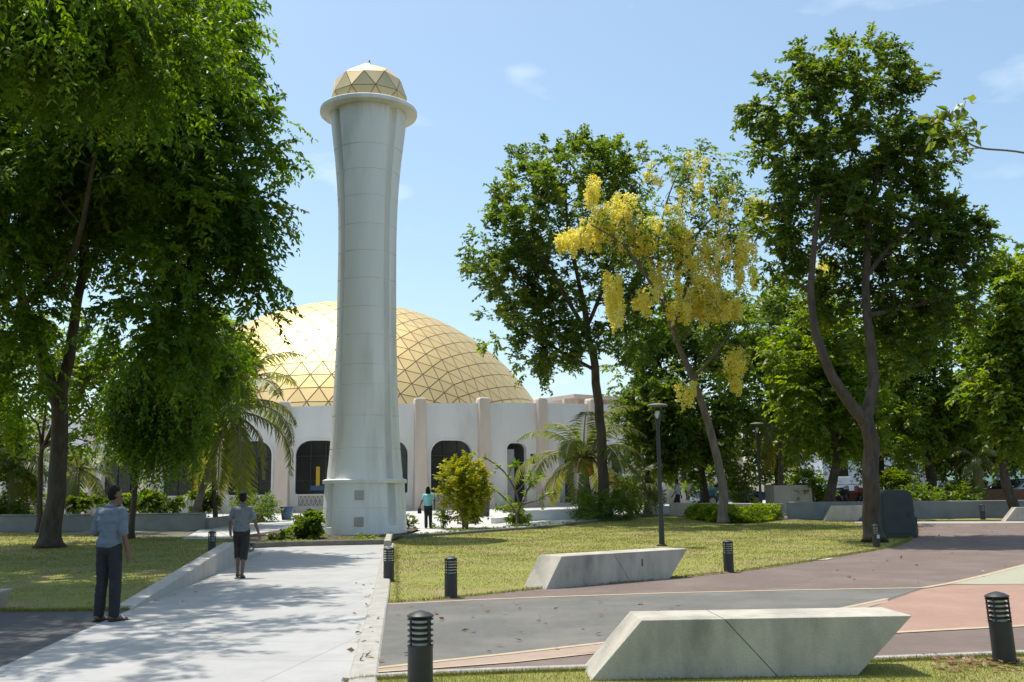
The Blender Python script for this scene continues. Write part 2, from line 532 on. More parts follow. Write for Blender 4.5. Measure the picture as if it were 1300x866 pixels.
def tree(name, label, cat, base, limbs, lobes, ncl, leaf, lm, bark, spray, group=None, twig=.03, shell=.45, extra=None):
    """limbs: list of (points, radii), first is the trunk.  lobes: (centre, radii).  leaf: (len, wid)
       spray: dict(ns, L, droop, nl, ...)"""
    root = thing(name, label, cat, base, 0, group)
    b0 = Vector(base)
    mb = MB()
    nodes = []
    for i, (pts, rad) in enumerate(limbs):
        P, rr = smooth_path(pts, rad, 6)
        for j, p in enumerate(P):
            q = mnoise.noise_vector(p * .9) * min(rr[j] * .55, .12)
            if j: p += q
        if i == 0:                      # root flare
            rr[0] *= 1.45
            rr[1] *= 1.18
        mb.tube([p - b0 for p in P], rr, 12 if i < 3 else 8)
        nodes += [(p, r) for p, r in zip(P, rr)][(len(P) // 2 if i == 0 and len(limbs) > 1 else 0):]
    C, O = sample_lobes(lobes, ncl, shell)
    # grow: nearest clusters first, each joins the closest limb or earlier branch
    NP = np.zeros((len(nodes) + 3 * len(C), 3))
    NR = np.zeros(len(NP))
    k0 = len(nodes)
    NP[:k0] = [list(p) for p, _ in nodes]
    NR[:k0] = [r for _, r in nodes]
    d0 = np.array([np.min(np.linalg.norm(NP[:k0] - c, axis=1)) for c in C])
    for ci in np.argsort(d0):
        c = C[ci]
        w_ = np.linalg.norm(NP[:k0] - c, axis=1) + np.maximum(0, NP[:k0, 2] - c[2]) * .8 - np.minimum(NR[:k0], .06) * 4
        j = int(np.argmin(w_))
        p, r = Vector(NP[j]), NR[j]
        c = Vector(c)
        L = (c - p).length
        q1 = p.lerp(c, .33) + Vector((rnd.uniform(-.12, .12) * L, rnd.uniform(-.12, .12) * L, .09 * L))
        q2 = p.lerp(c, .68) + Vector((rnd.uniform(-.09, .09) * L, rnd.uniform(-.09, .09) * L, .08 * L))
        r0 = max(.008, min(r * .72, twig + .010 * L))
        mb.tube([p - b0, q1 - b0, q2 - b0, c - b0], [r0, r0 * .82, r0 * .62, r0 * .4], 5, caps=False)
        for q, f_ in ((q1, .82), (q2, .62), (c, .42)):
            NP[k0] = q
            NR[k0] = r0 * f_
            k0 += 1
    mb.build('trunk', bark, root, smooth='all', fix=False)
    pos, d, nr, ln, wd, tint = sprays(C, O, ll=leaf[0], lw=leaf[1], **spray)
    V, F = leaf_geo(pos - np.array(b0), d, nr, ln, wd)
    np_mesh('crown', V, F, lm, root, tint)
    return root, C, O

def lob(px, py, rx, ry, Y, dy=None):
    """a crown lobe given by what it covers in the photo at distance Y"""
    s = Y / FPX * 1.02
    return (at(px, py, Y), (rx * s, (dy if dy else rx * s), ry * s))

# ================================================================== GROUND
def sheet(name, pts, dz, mat, kind='structure'):
    bm = bmesh.new()
    vs = [bm.verts.new((p[0], p[1], 0)) for p in pts]
    f = bm.faces.new(vs)
    for yy in (28.0, 62.0):
        geom = list(bm.verts) + list(bm.edges) + list(bm.faces)
        bmesh.ops.bisect_plane(bm, geom=geom, plane_co=(0, yy, 0), plane_no=(0, 1, 0))
    bmesh.ops.triangulate(bm, faces=bm.faces)
    for v in bm.verts:
        v.co.z = gz(v.co.y) + dz
    bmesh.ops.recalc_face_normals(bm, faces=bm.faces)
    for fc in bm.faces:
        if fc.normal.z < 0: fc.normal_flip()
    me = bpy.data.meshes.new(name)
    bm.to_mesh(me)
    bm.free()
    o = link(name, me, mat)
    if kind: o['kind'] = kind
    return o

def curve_pts(pts, n=6):
    P, _ = smooth_path([Vector((p[0], p[1], 0)) for p in pts], [1] * len(pts), n)
    return P

def strip(name, pts, wid, dz, mat, off=0.0, kind='structure'):
    """thin painted line along a path of world points"""
    P = [Vector((p[0], p[1], 0)) for p in pts]
    A, B = [], []
    for i, p in enumerate(P):
        t = (P[min(i + 1, len(P) - 1)] - P[max(i - 1, 0)]).normalized()
        n = Vector((-t.y, t.x, 0))
        A.append(p + n * (off + wid / 2))
        B.append(p + n * (off - wid / 2))
    return sheet(name, A + B[::-1], dz, mat, kind)

def kerb(name, pts, wid, h, mat, parent=None, gap=0.0, base=-.05):
    """a raised kerb (rectangular section, small chamfer) along world points"""
    P = [Vector((p[0], p[1], 0)) for p in pts]
    mb = MB()
    rows = []
    c = min(.02, wid * .2)
    for i, p in enumerate(P):
        t = (P[min(i + 1, len(P) - 1)] - P[max(i - 1, 0)]).normalized()
        n = Vector((-t.y, t.x, 0))
        z = gz(p.y)
        hh = h[i] if hasattr(h, '__len__') else h
        rows.append([p + n * (wid / 2) + Vector((0, 0, z + base)), p + n * (wid / 2) + Vector((0, 0, z + hh - c)),
                     p + n * (wid / 2 - c) + Vector((0, 0, z + hh)), p - n * (wid / 2 - c) + Vector((0, 0, z + hh)),
                     p - n * (wid / 2) + Vector((0, 0, z + hh - c)), p - n * (wid / 2) + Vector((0, 0, z + base))])
    vs = [q for r_ in rows for q in r_]
    fs = []
    for i in range(len(rows) - 1):
        for k in range(6):
            k2 = (k + 1) % 6
            fs.append((i * 6 + k, i * 6 + k2, (i + 1) * 6 + k2, (i + 1) * 6 + k))
    fs.append(tuple(range(6)))
    n = (len(rows) - 1) * 6
    fs.append(tuple(n + k for k in range(5, -1, -1)))
    mb.add(vs, fs)
    return mb.build(name, mat, parent)

sheet('ground', [(-900, -60), (900, -60), (900, 1500), (-900, 1500)], -.03, EARTH)

lawn_edge = [(479, 766), (542, 762.6), (581, 759), (680, 748.5), (780, 741), (872, 732.6), (940, 725.8), (1023, 713.7), (1106, 699.8), (1132, 695), (1152, 687), (1161, 680), (1163, 672), (1163, 666)]
lawn_edge = [G(*p) for p in lawn_edge]
path_R = [G(452, 862), G(479, 768), G(487, 718), G(492, 696)]
bed_front = [G(322, 696), G(360, 694), G(420, 692.5), G(470, 691.5), G(491, 691)]
far_edge = [G(497, 684), G(545, 681), G(620, 675.5), G(700, 669.5), G(770, 661), G(826, 655.5), G(900, 657), G(985, 660), G(1060, 662), G(1163, 664)]
lawn_poly = [p for p in lawn_edge] + far_edge[::-1] + [G(490, 694), G(486, 715)]
sheet('lawn', lawn_poly, 0.0, LAWN)
# left lawn
wedge_a, wedge_b = G(166, 774), G(322, 703)
left_lawn = [G(-60, 776), G(60, 776), wedge_a, G(250, 736), G(310, 708), G(318, 698), G(318, 684), G(180, 681), G(0, 676), G(-80, 676)]
sheet('lawn', left_lawn + [Vector((-34, 30, 0)), Vector((-34, 15, 0))], 0.0, LAWN)
# foreground lawn (bottom edge of the picture)
kerb_pts = [G(440, 866), G(457, 862.5), G(546, 857), G(640, 853), G(746, 849.5), G(900, 845), G(1100, 839), G(1200, 835), G(1300, 831), G(1420, 827)]
sheet('lawn', [Vector((p.x, p.y - .06, 0)) for p in kerb_pts] + [Vector((9, 4, 0)), Vector((-1.5, 4, 0))], 0.0, LAWN)

# white path
pl = [G(0, 848), G(80, 812), G(166, 774), G(240, 742), G(308, 711), G(322, 703)]
path_poly = [Vector((-6.2, 4.5, 0)), Vector((-5.9, 6.4, 0))] + pl + [Vector((p.x, p.y + .05, 0)) for p in bed_front] + [Vector((path_R[3].x, path_R[3].y, 0)), G(487, 718), G(479, 768), G(452, 862), Vector((-1.15, 4.5, 0))]
sheet('path', path_poly, .004, PATH)
# dark asphalt left of the path
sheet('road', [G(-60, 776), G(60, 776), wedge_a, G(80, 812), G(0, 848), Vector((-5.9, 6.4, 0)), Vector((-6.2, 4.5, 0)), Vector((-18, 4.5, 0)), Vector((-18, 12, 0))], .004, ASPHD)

# right-hand paving: brown base sheet, grey lane, orange and pale fields, sand lines
upper_line = [G(481, 768.5), G(600, 762.5), G(700, 758.5), G(850, 753.5), G(1000, 750), G(1172, 747)]
right_line = [G(1172, 747), G(1205, 741.5), G(1250, 731), G(1300, 718), G(1400, 690)]
lane_low = [G(464, 851), G(546, 842), G(652, 830.5), G(769, 817), G(880, 803), G(990, 788), G(1080, 771), G(1127, 761), G(1172, 747)]
brown = [p for p in lawn_edge] + [G(1163, 662), G(1240, 661.5), G(1330, 661), Vector((30, 37, 0)), Vector((30, 8, 0))] + [G(1420, 827)] + kerb_pts[1:9][::-1] + [G(470, 820)]
sheet('pavement', brown, .004, RUBBER)
sheet('road', [Vector((p.x, p.y, 0)) for p in upper_line] + lane_low[::-1] + [G(472, 810)], .008, ASPH)
tan_low = [G(462, 856), G(546, 850), G(652, 842), G(769, 827), G(880, 812), G(990, 795), G(1080, 777), G(1127, 765)]
sheet('pavement', lane_low[:8] + tan_low[::-1], .0085, TAN)
sheet('pavement', [G(1127, 764), G(1172, 748.5), G(1206, 743.5), G(1250, 743), G(1300, 742.5), G(1400, 742), G(1420, 788), G(1300, 795), G(1200, 800), G(1137, 803.5), G(1100, 806), G(1060, 790)], .008, ORANGE)
sheet('pavement', [G(1208, 742), G(1252, 731.5), G(1300, 718.5), G(1400, 691), G(1402, 741), G(1300, 742), G(1250, 742.5)], .0085, PALE)
strip('pavement_line', upper_line, .10, .012, LINE)
strip('pavement_line', right_line, .11, .0125, LINE)
strip('pavement_line', lane_low[:8], .09, .0125, LINE)
strip('pavement_line', [G(1050, 809), G(1137, 804), G(1200, 800.5), G(1300, 795.5), G(1420, 788.5)], .11, .0125, LINE)
strip('pavement_line', [G(462, 856), G(546, 850), G(652, 842), G(769, 829), G(880, 818), G(990, 812), G(1050, 809)], .05, .0130, LINE)
tag(kerb('kerb', kerb_pts, .13, .035, KERB), kind='structure')
# pale lane in the far right and grass verge under the far wall
sheet('path', [G(1085, 664.5), G(1163, 665), G(1240, 665), G(1330, 664), G(1330, 662), G(1163, 662.7), G(1085, 662.7)], .0125, KERB)
sheet('lawn', [G(1085, 661.3), G(1163, 661.0), G(1330, 660.3), Vector((32, 42.4, 0)), Vector((9, 42.4, 0)), G(1060, 662)], .008, LAWN)
# kerb strip on the right edge of the white path (short slabs)
kp = [G(446, 884), G(454, 848), G(463, 812), G(472, 778), G(478, 758), G(482, 738), G(486, 718), G(490, 700), G(492, 692)]
kp = curve_pts(kp, 3)
tag(kerb('kerb', [Vector((p.x + .07, p.y, 0)) for p in kp], .26, [.030] * 9 + [.05] * 3 + [.06] * (len(kp) - 12), KERB), kind='structure')
tag(kerb('kerb', [G(491.5, 696), G(493.5, 689), G(495.5, 683.5)], .2, .22, CONC), kind='structure')
# curved kerb before the flower bed at the end of the path
bf = curve_pts(bed_front, 4)
tag(kerb('kerb', bf, .25, .16, DKERB), kind='structure')
bed = [Vector((p.x, p.y + .05, 0)) for p in bed_front] + [Vector((-3.6, 38.6, 0)), Vector((-9.0, 38.6, 0)), Vector((-9.6, 35.4, 0)), Vector((-8.7, 32.3, 0))]
sheet('flower_bed', bed, .10, SOIL)
# plaza round the mosque
plaza = [Vector((-60, 42.2, 0)), Vector((-16, 42.2, 0)), Vector((-12.6, 41.6, 0)), Vector((-10.2, 36.0, 0)), Vector((-9.0, 35.2, 0)), Vector((-8.4, 38.3, 0)), Vector((-3.6, 38.5, 0))] + \
        [Vector((p.x, p.y + 1.1, 0)) for p in far_edge[:6]] + [Vector((p.x, p.y + .6, 0)) for p in far_edge[6:8]] + [Vector((13, 48, 0)), Vector((34, 48, 0)), Vector((70, 60, 0)), Vector((60, 170, 0)), Vector((-90, 170, 0)), Vector((-90, 60, 0))]
sheet('plaza', plaza, .02, PAVE)
sheet('path', [G(318, 699), G(322, 696), Vector((-8.7, 32.3, 0)), Vector((-9.6, 35.4, 0)), Vector((-10.2, 37, 0)), Vector((-11.6, 41.5, 0)), Vector((-13, 41.5, 0)), Vector((-11.6, 35, 0)), G(318, 684)], .010, PAVE)
# lawn's far edging and the strip of ground cover behind it
fe = curve_pts(far_edge[:6], 4)
tag(kerb('kerb', fe, .16, .10, DKERB), kind='structure')
sheet('flower_bed', [Vector((p.x, p.y + .05, 0)) for p in fe] + [Vector((p.x + .1, p.y + 1.2, 0)) for p in fe[::-1]], .035, SOIL)
strip('pavement_line', curve_pts([p for p in lawn_edge[5:13]], 3), .07, .014, LINE)
# stone slab in the lawn edge
def slab(px0, px1, py0, py1):
    a, b, c, d = G(px0, py1), G(px1, py1 - 1), G(px1 + 12, py0), G(px0 + 14, py0 + .6)
    tag(sheet('paving_slab', [a, b, c, d], .018, CONC, None), 'pale concrete slab set flat in the lawn edge', 'slab')
slab(1020, 1050, 709, 712.6)
# road behind the far wall where the cars stand
sheet('road', [Vector((14, 49, 0)), Vector((60, 49, 0)), Vector((80, 66, 0)), Vector((20, 66, 0))], .03, ASPH)

# ------------------------------------------------------------------ grass blades
def inside(poly, P):
    x, y = P[:, 0], P[:, 1]
    r_ = np.zeros(len(P), bool)
    n = len(poly)
    j = n - 1
    for i in range(n):
        xi, yi, xj, yj = poly[i][0], poly[i][1], poly[j][0], poly[j][1]
        c = ((yi > y) != (yj > y)) & (x < (xj - xi) * (y - yi) / (yj - yi + 1e-12) + xi)
        r_ ^= c
        j = i
    return r_

def grass(name, poly, n, hgt, wid, shade=0.0, ymin=-1e9):
    xs, ys = [p[0] for p in poly], [p[1] for p in poly]
    P = np.stack([rng.uniform(min(xs), max(xs), n), rng.uniform(max(min(ys), ymin), max(ys), n)], 1)
    # clumpy: keep more where a low-frequency pattern is high
    pat = np.sin(P[:, 0] * 1.7 + np.sin(P[:, 1] * 1.1) * 1.5) * np.sin(P[:, 1] * 2.1 + np.sin(P[:, 0] * .9)) 
    P = P[(rng.uniform(-1.6, 1, len(P)) < pat) & inside(poly, P)]
    k = len(P)
    z = 0.0225 * (np.clip(P[:, 1], 28, 62) - 28)
    pos = np.column_stack([P, z])
    d = _nrm(np.column_stack([rng.normal(0, .55, (k, 2)), np.ones(k)]))
    nr = _nrm(rng.normal(0, 1, (k, 3)))
    dist = np.clip(P[:, 1] / 14.0, .75, 2.2)
    h = hgt * rng.uniform(.5, 1.3, k) * np.sqrt(dist)
    V, F = leaf_geo(pos, d, nr, h, wid * dist * rng.uniform(.7, 1.3, k), .3)
    tint = np.clip(rng.normal(.45, .25, k), 0, 1)
    return tag(np_mesh(name, V, F, LAWN_BLADE, None, tint), kind='stuff')

grass('lawn_grass', [tuple(p[:2]) for p in lawn_poly], 250000, .026, .0065)
grass('lawn_grass', [(p.x, p.y) for p in left_lawn] , 120000, .028, .0075)
fgp = [(p.x, p.y - .06) for p in kerb_pts] + [(6.5, 6.5), (-1.5, 6.5)]
grass('lawn_grass', fgp, 120000, .035, .006, ymin=6.5)

def edge_grass(name, line, n, hgt, wid, spread, off=0.0):
    """longer untidy blades where turf meets a hard edge"""
    P = [Vector((p[0], p[1], 0)) for p in line]
    seg = [(b_ - a_).length for a_, b_ in zip(P, P[1:])]
    tot = sum(seg)
    pos = []
    for a_, b_, l_ in zip(P, P[1:], seg):
        nn_ = Vector((-(b_ - a_).y, (b_ - a_).x, 0)).normalized()
        for _ in range(int(n * l_ / tot)):
            p = a_.lerp(b_, rnd.random()) + nn_ * (off + rnd.gauss(0, spread) * (.4 + abs(mnoise.noise(a_.lerp(b_, .5) * 2))))
            pos.append((p.x, p.y, gz(p.y)))
    k = len(pos)
    pos = np.array(pos)
    d = _nrm(np.column_stack([rng.normal(0, .7, (k, 2)), np.ones(k)]))
    dist = np.clip(pos[:, 1] / 14.0, .75, 2.2)
    V, F = leaf_geo(pos, d, _nrm(rng.normal(0, 1, (k, 3))), hgt * rng.uniform(.5, 1.5, k), wid * dist, .3)
    tag(np_mesh(name, V, F, LAWN_BLADE, None, np.clip(rng.normal(.45, .28, k), 0, 1)), kind='stuff')
edge_grass('lawn_grass', lawn_edge, 9000, .05, .008, .07)
edge_grass('lawn_grass', [(p.x, p.y - .09) for p in kerb_pts], 9000, .045, .006, .03)
edge_grass('lawn_grass', [G(479, 768), G(487, 718), G(490, 696)], 1200, .03, .007, .06, -.30)
edge_grass('lawn_grass', [G(-20, 776.5), G(60, 776.5), G(166, 774)], 3000, .05, .008, .06)

# ================================================================== MOSQUE
DC, RW, NB = 93.5, 35.5, 56
MC = Vector(((448 - 650) / 1250 * DC - .1, DC, 0))
DEL = 2 * math.pi / NB
TH0 = math.atan2(-MC.x, MC.y)              # the bays are counted from the one facing the viewer's side
RS, ZS = 20.9, -1.1                         # dome sphere radius and centre height
Z0 = .66
def topz(th):
    return 6.95 + .75 * math.sin(max(-.6, min(.6, th)) * 1.3)
def mpt(th, r, z):
    return Vector((MC.x + r * math.sin(th + TH0), MC.y - r * math.cos(th + TH0), z))

mosque = thing('mosque', 'round white mosque with a large gold geodesic dome behind the minaret', 'mosque', (MC.x, MC.y, Z0))
mo = Vector(mosque.location)

def win_outline(w_, z0, z1, rr, n=7, rb=.12):
    """opening outline in (u, z): rounded top corners, nearly square bottom ones"""
    p = []
    h = w_ / 2
    for cx, cz, a0, r_ in ((h - rb, z0 + rb, -90, rb), (h - rr, z1 - rr, 0, rr), (-h + rr, z1 - rr, 90, rr), (-h + rb, z0 + rb, 180, rb)):
        k = n if r_ > .2 else 2
        for i in range(k + 1):
            a = R(a0 + 90 * i / k)
            p.append((cx + r_ * math.cos(a), cz + r_ * math.sin(a)))
    return p

wall = MB()
plinth = MB()
for i in range(NB):
    th = (i + .5) * DEL
    if th > math.pi: th -= 2 * math.pi
    a0, a1 = th - DEL / 2, th + DEL / 2
    P0, P1 = mpt(a0, RW, 0), mpt(a1, RW, 0)
    tdir = (P1 - P0).normalized()
    ndir = Vector((tdir.y, -tdir.x, 0))
    if ndir.dot(Vector((math.sin(th + TH0), -math.cos(th + TH0), 0))) < 0: ndir = -ndir
    mid = (P0 + P1) / 2
    L = (P1 - P0).length
    t0, t1 = topz(a0), topz(a1)
    def wp(u, z, off=0.0):
        return mid + tdir * u + ndir * off + Vector((0, 0, z)) - mo
    kidx = round(th / DEL - .5)
    vis = abs(th) < R(72)
    if not vis:
        wall.add([wp(-L / 2, .3), wp(L / 2, .3), wp(L / 2, t1), wp(-L / 2, t0)], [(0, 1, 2, 3)])
        wall.add([wp(-L / 2, t0), wp(L / 2, t1), wp(L / 2, t1, -.5), wp(-L / 2, t0, -.5)], [(0, 1, 2, 3)])
        continue
    door = kidx >= 2
    ww, z0, z1, rr = (1.35, .80, 4.72, .42) if door else (2.6, 1.72, 4.85, .85)
    ush = .28 if kidx == 2 else 0.0
    ol = [(u + ush, z) for u, z in win_outline(ww, z0, z1, rr)]
    bm = bmesh.new()
    outer = [bm.verts.new(wp(u, z)) for u, z in ((-L / 2, .3), (L / 2, .3), (L / 2, t1), (-L / 2, t0))]
    inner = [bm.verts.new(wp(u, z)) for u, z in ol]
    eds = [bm.edges.new((outer[j], outer[(j + 1) % 4])) for j in range(4)] + [bm.edges.new((inner[j], inner[(j + 1) % len(inner)])) for j in range(len(inner))]
    bmesh.ops.triangle_fill(bm, use_beauty=True, use_dissolve=False, edges=eds, normal=ndir)
    bm.verts.index_update()
    wall.add([v.co.copy() for v in bm.verts], [tuple(v.index for v in f.verts) for f in bm.faces])
    bm.free()
    n = len(ol)
    # reveal of the opening and the coping
    wall.add([wp(u, z) for u, z in ol] + [wp(u, z, -.5) for u, z in ol], [(j, (j + 1) % n, n + (j + 1) % n, n + j) for j in range(n)])
    wall.add([wp(-L / 2, t0), wp(L / 2, t1), wp(L / 2, t1, -.5), wp(-L / 2, t0, -.5)], [(0, 1, 2, 3)])
    plinth.prism([wp(-L / 2, .25, 0), wp(L / 2, .25, 0), wp(L / 2, .25, .35), wp(-L / 2, .25, .35)], (0, 0, .75))
    # window / door part with frame and mullions
    wn = MB().add([wp(u, z, -.34) for u, z in ol], [tuple(range(n))])
    wo = wn.build('door' if door else 'window', GLASS, mosque, fix=False)
    fr = MB()
    oo = [(ush + (u - ush) * (1 + .20 / ww), (z0 + z1) / 2 + (z - (z0 + z1) / 2) * (1 + .18 / (z1 - z0))) for u, z in ol]
    fr.add([wp(u, z, .05) for u, z in ol] + [wp(u, z, .05) for u, z in oo] + [wp(u, z, -.02) for u, z in oo] + [wp(u, z, -.02) for u, z in ol],
           [(j, (j + 1) % n, n + (j + 1) % n, n + j) for j in range(n)] + [(n + j, n + (j + 1) % n, 2 * n + (j + 1) % n, 2 * n + j) for j in range(n)] +
           [(3 * n + j, 3 * n + (j + 1) % n, (j + 1) % n, j) for j in range(n)])
    fr.build('frame', WALLW, wo, fix=False)
    mu = MB()
    for u in ((-ww * .17, ww * .17) if not door else (0,)):
        mu.prism([wp(ush + u - .03, z0, -.33), wp(ush + u + .03, z0, -.33), wp(ush + u + .03, z0, -.27), wp(ush + u - .03, z0, -.27)], (0, 0, z1 - z0 - .05))
    for z in ((z0 + 1.0,) if door else (z0 + .75, z0 + 2.2)):
        mu.prism([wp(ush - ww / 2, z, -.33), wp(ush + ww / 2, z, -.33), wp(ush + ww / 2, z, -.28), wp(ush - ww / 2, z, -.28)], (0, 0, .05))
    mu.build('mullion', BLACK, wo)
    if kidx == -1:
        MB().prism([wp(-.12, z0 + .45, -.26), wp(.10, z0 + .45, -.26), wp(.10, z0 + .45, -.22), wp(-.12, z0 + .45, -.22)], (0, 0, 1.15)).build('yellow_banner', YELF, wo)
        MB().prism([wp(-.42, z0 + .22, -.26), wp(.34, z0 + .22, -.26), wp(.34, z0 + .22, -.22), wp(-.42, z0 + .22, -.22)], (0, 0, .28)).build('banner_foot', BLUEP, wo)
    if door and kidx in (2, 3, 4):
        MB().prism([wp(ush - ww / 2 + .02, z0 + .02, -.3), wp(ush - .08, z0 + .02, -.3), wp(ush - .08, z0 + .02, -.2), wp(ush - ww / 2 + .02, z0 + .02, -.2)], (0, 0, z1 - z0 - .4)).build('door_leaf', GREYT, wo)
        u0 = ush + ww / 2 + .50
        if u0 + .25 < L / 2:
            so_ = MB().add([wp(u0 - .22, 3.45, .012), wp(u0 + .22, 3.45, .012), wp(u0 + .22, 4.05, .012), wp(u0 - .22, 4.05, .012)], [(0, 1, 2, 3)]).build('window', GLASS, mosque, fix=False)
            MB().prism([wp(u0 - .26, 3.40, .0), wp(u0 + .26, 3.40, .0), wp(u0 + .26, 3.40, .05), wp(u0 - .26, 3.40, .05)], (0, 0, .05)).build('sill', WALLW, so_)
    if kidx < 2 and kidx > -8:
        # carved lattice under the window
        la = MB()
        la.add([wp(-1.1, 1.02, .01), wp(1.1, 1.02, .01), wp(1.1, 1.64, .01), wp(-1.1, 1.64, .01)], [(0, 1, 2, 3)])
        lo = la.build('lattice_recess', GREYT, mosque, fix=False)
        lb = MB()
        nx_ = 9
        for q in range(nx_):
            u = -1.1 + 2.2 * (q + .5) / nx_
            for s_ in (-1, 1):
                lb.prism([wp(u - s_ * .12, 1.02, .02), wp(u - s_ * .12 + .05, 1.02, .02), wp(u - s_ * .12 + .05, 1.02, .07), wp(u - s_ * .12, 1.02, .07)], tdir * (s_ * .24) + Vector((0, 0, .62)))
        for z in (1.0, 1.62):
            lb.prism([wp(-1.14, z, .015), wp(1.14, z, .015), wp(1.14, z, .085), wp(-1.14, z, .085)], (0, 0, .06))
        lb.build('lattice_bars', CREAM, lo)
wall.build('wall', WALLW, mosque, fix=False)
plinth.build('plinth', CREAM, mosque)
for i in range(NB):
    th = i * DEL
    if th > math.pi: th -= 2 * math.pi
    if abs(th) > R(72): continue
    t = topz(th) + .32
    mb = MB()
    tn = Vector((math.cos(th + TH0), math.sin(th + TH0), 0))
    nn = Vector((math.sin(th + TH0), -math.cos(th + TH0), 0))
    b = mpt(th, RW, 0) - mo
    rows = []
    for z, hw, pr in ((.3, .46, 1.05), (1.2, .42, .85), (3.0, .37, .55), (5.0, .34, .42), (t - .12, .33, .38), (t, .27, .32)):
        rows.append([b + tn * hw - nn * .3 + Vector((0, 0, z)), b + tn * hw + nn * pr + Vector((0, 0, z)), b - tn * hw + nn * pr + Vector((0, 0, z)), b - tn * hw - nn * .3 + Vector((0, 0, z))])
    vs = [q for r_ in rows for q in r_]
    fs = [(j * 4 + k, j * 4 + (k + 1) % 4, j * 4 + 4 + (k + 1) % 4, j * 4 + 4 + k) for j in range(len(rows) - 1) for k in range(4)] + [(20, 21, 22, 23)]
    mb.add(vs, fs).build('pilaster', PINK, mosque, bevel=.03, seg=1)
# flat roof and raised canopy on the right-hand side
rf = MB()
vs = [mpt(i * DEL, RW - .3, 6.1) - mo for i in range(NB)]
rf.add(vs, [tuple(range(NB))])
rf.build('roof', PAVE, mosque, fix=False)
cn = MB()
vs, fs = [], []
for j in range(15):
    th = R(25 + j * 2.0)
    for r_, z in ((RW - 1.2, 7.85), (RW - 1.2, 8.1), (RW - 6, 8.1), (RW - 6, 7.85)):
        vs.append(mpt(th, r_, z) - mo)
for j in range(14):
    for k in range(4):
        fs.append((j * 4 + k, j * 4 + (k + 1) % 4, j * 4 + 4 + (k + 1) % 4, j * 4 + 4 + k))
fs += [(0, 1, 2, 3), (59, 58, 57, 56)]
cn.add(vs, fs)
for j in range(15):
    p = mpt(R(25 + j * 2.0), RW - 2.2, 0) - mo
    cn.box((p.x, p.y, 6.9 - Z0), (.3, .3, 1.95), R(25 + j * 2.0))
cn.build('canopy', PINK, mosque)

def geodesic(nf):
    A = [Vector((0, 0, 1))]
    for k in range(5):
        A.append(Vector((math.cos(R(72 * k)) * 2 / math.sqrt(5), math.sin(R(72 * k)) * 2 / math.sqrt(5), 1 / math.sqrt(5))))
    for k in range(5):
        A.append(Vector((math.cos(R(72 * k + 36)) * 2 / math.sqrt(5), math.sin(R(72 * k + 36)) * 2 / math.sqrt(5), -1 / math.sqrt(5))))
    A.append(Vector((0, 0, -1)))
    T = []
    for k in range(5):
        k2 = (k + 1) % 5
        T += [(0, 1 + k, 1 + k2), (1 + k, 6 + k, 1 + k2), (1 + k2, 6 + k, 6 + k2), (11, 6 + k2, 6 + k)]
    tris = []
    for a, b, c in T:
        a, b, c = A[a], A[b], A[c]
        def P(i, j):
            return (a * (nf - i - j) + b * i + c * j).normalized()
        for i in range(nf):
            for j in range(nf - i):
                tris.append((P(i, j), P(i + 1, j), P(i, j + 1)))
                if i + j < nf - 1:
                    tris.append((P(i + 1, j), P(i + 1, j + 1), P(i, j + 1)))
    return tris

def panel_dome(tris, centre, rad, zmin, gap, lift, seam_mat, panel_mat, parent, rot=0.0, cut=None):
    Rm = Matrix.Rotation(rot, 3, 'Z')
    pan, seam = MB(), MB()
    for t in tris:
        q = [Rm @ v * rad for v in t]
        if sum(v.z for v in q) / 3 + centre[2] < zmin: continue
        if cut and not cut((q[0] + q[1] + q[2]) / 3): continue
        c = (q[0] + q[1] + q[2]) / 3
        n = (q[1] - q[0]).cross(q[2] - q[0]).normalized()
        if n.dot(c) < 0: n = -n
        # inner triangle offset by gap/2 from each edge
        inr = 2 * (q[1] - q[0]).cross(q[2] - q[0]).length / 2 / ((q[0] - q[1]).length + (q[1] - q[2]).length + (q[2] - q[0]).length)
        s_ = max(.1, 1 - gap / 2 / inr)
        p = [c + (v - c) * s_ + n * lift for v in q]
        e = [c + (v - c) * s_ - n * .01 for v in q]
        C_ = Vector(centre)
        pan.add([v + C_ for v in p + e], [(0, 1, 2), (0, 3, 4, 1), (1, 4, 5, 2), (2, 5, 3, 0)])
        seam.add([v + C_ for v in q], [(0, 1, 2)])
    d = pan.build('dome', panel_mat, parent)
    s2 = seam.build('seam', seam_mat, d, fix=False)
    return d

panel_dome(geodesic(16), (-.35, 0, ZS - Z0), RS, 5.5 - Z0, .085, .04, SEAM, GOLD, mosque, R(20), cut=lambda c: c.y < 9)

# ================================================================== MINARET
YM = 36.2
mbase = at(462.5, 682, YM)
mn = thing('minaret', 'tall white tapering minaret with a small gold faceted dome', 'minaret', (mbase.x, YM, gz(34.5)))
mz0 = mn.location.z
axis0 = at(462.5, 680, YM)
def mz(py):
    x = 462.5 + (680 - py) * 0.0115
    return at(x, py, YM).z - mz0
def mr(py, hw):
    p = at(465, py, YM)
    return hw / FPX * (p - CAM).dot(FWD)
prof = [(684, 54.5), (640, 51.6), (610, 50.0)]
shaft = [(604, 47.6), (585, 45.6), (560, 43.6), (520, 41.4), (480, 39.6), (430, 38.0), (380, 37.1), (330, 36.6), (300, 36.6), (265, 37.4), (235, 39.0), (205, 41.6), (185, 44.0), (166, 46.2), (149, 47.6)]
def interp(tab, z):
    for (z0, r0), (z1, r1) in zip(tab, tab[1:]):
        if z0 <= z <= z1: return r0 + (r1 - r0) * (z - z0) / (z1 - z0)
    return tab[0][1] if z < tab[0][0] else tab[-1][1]

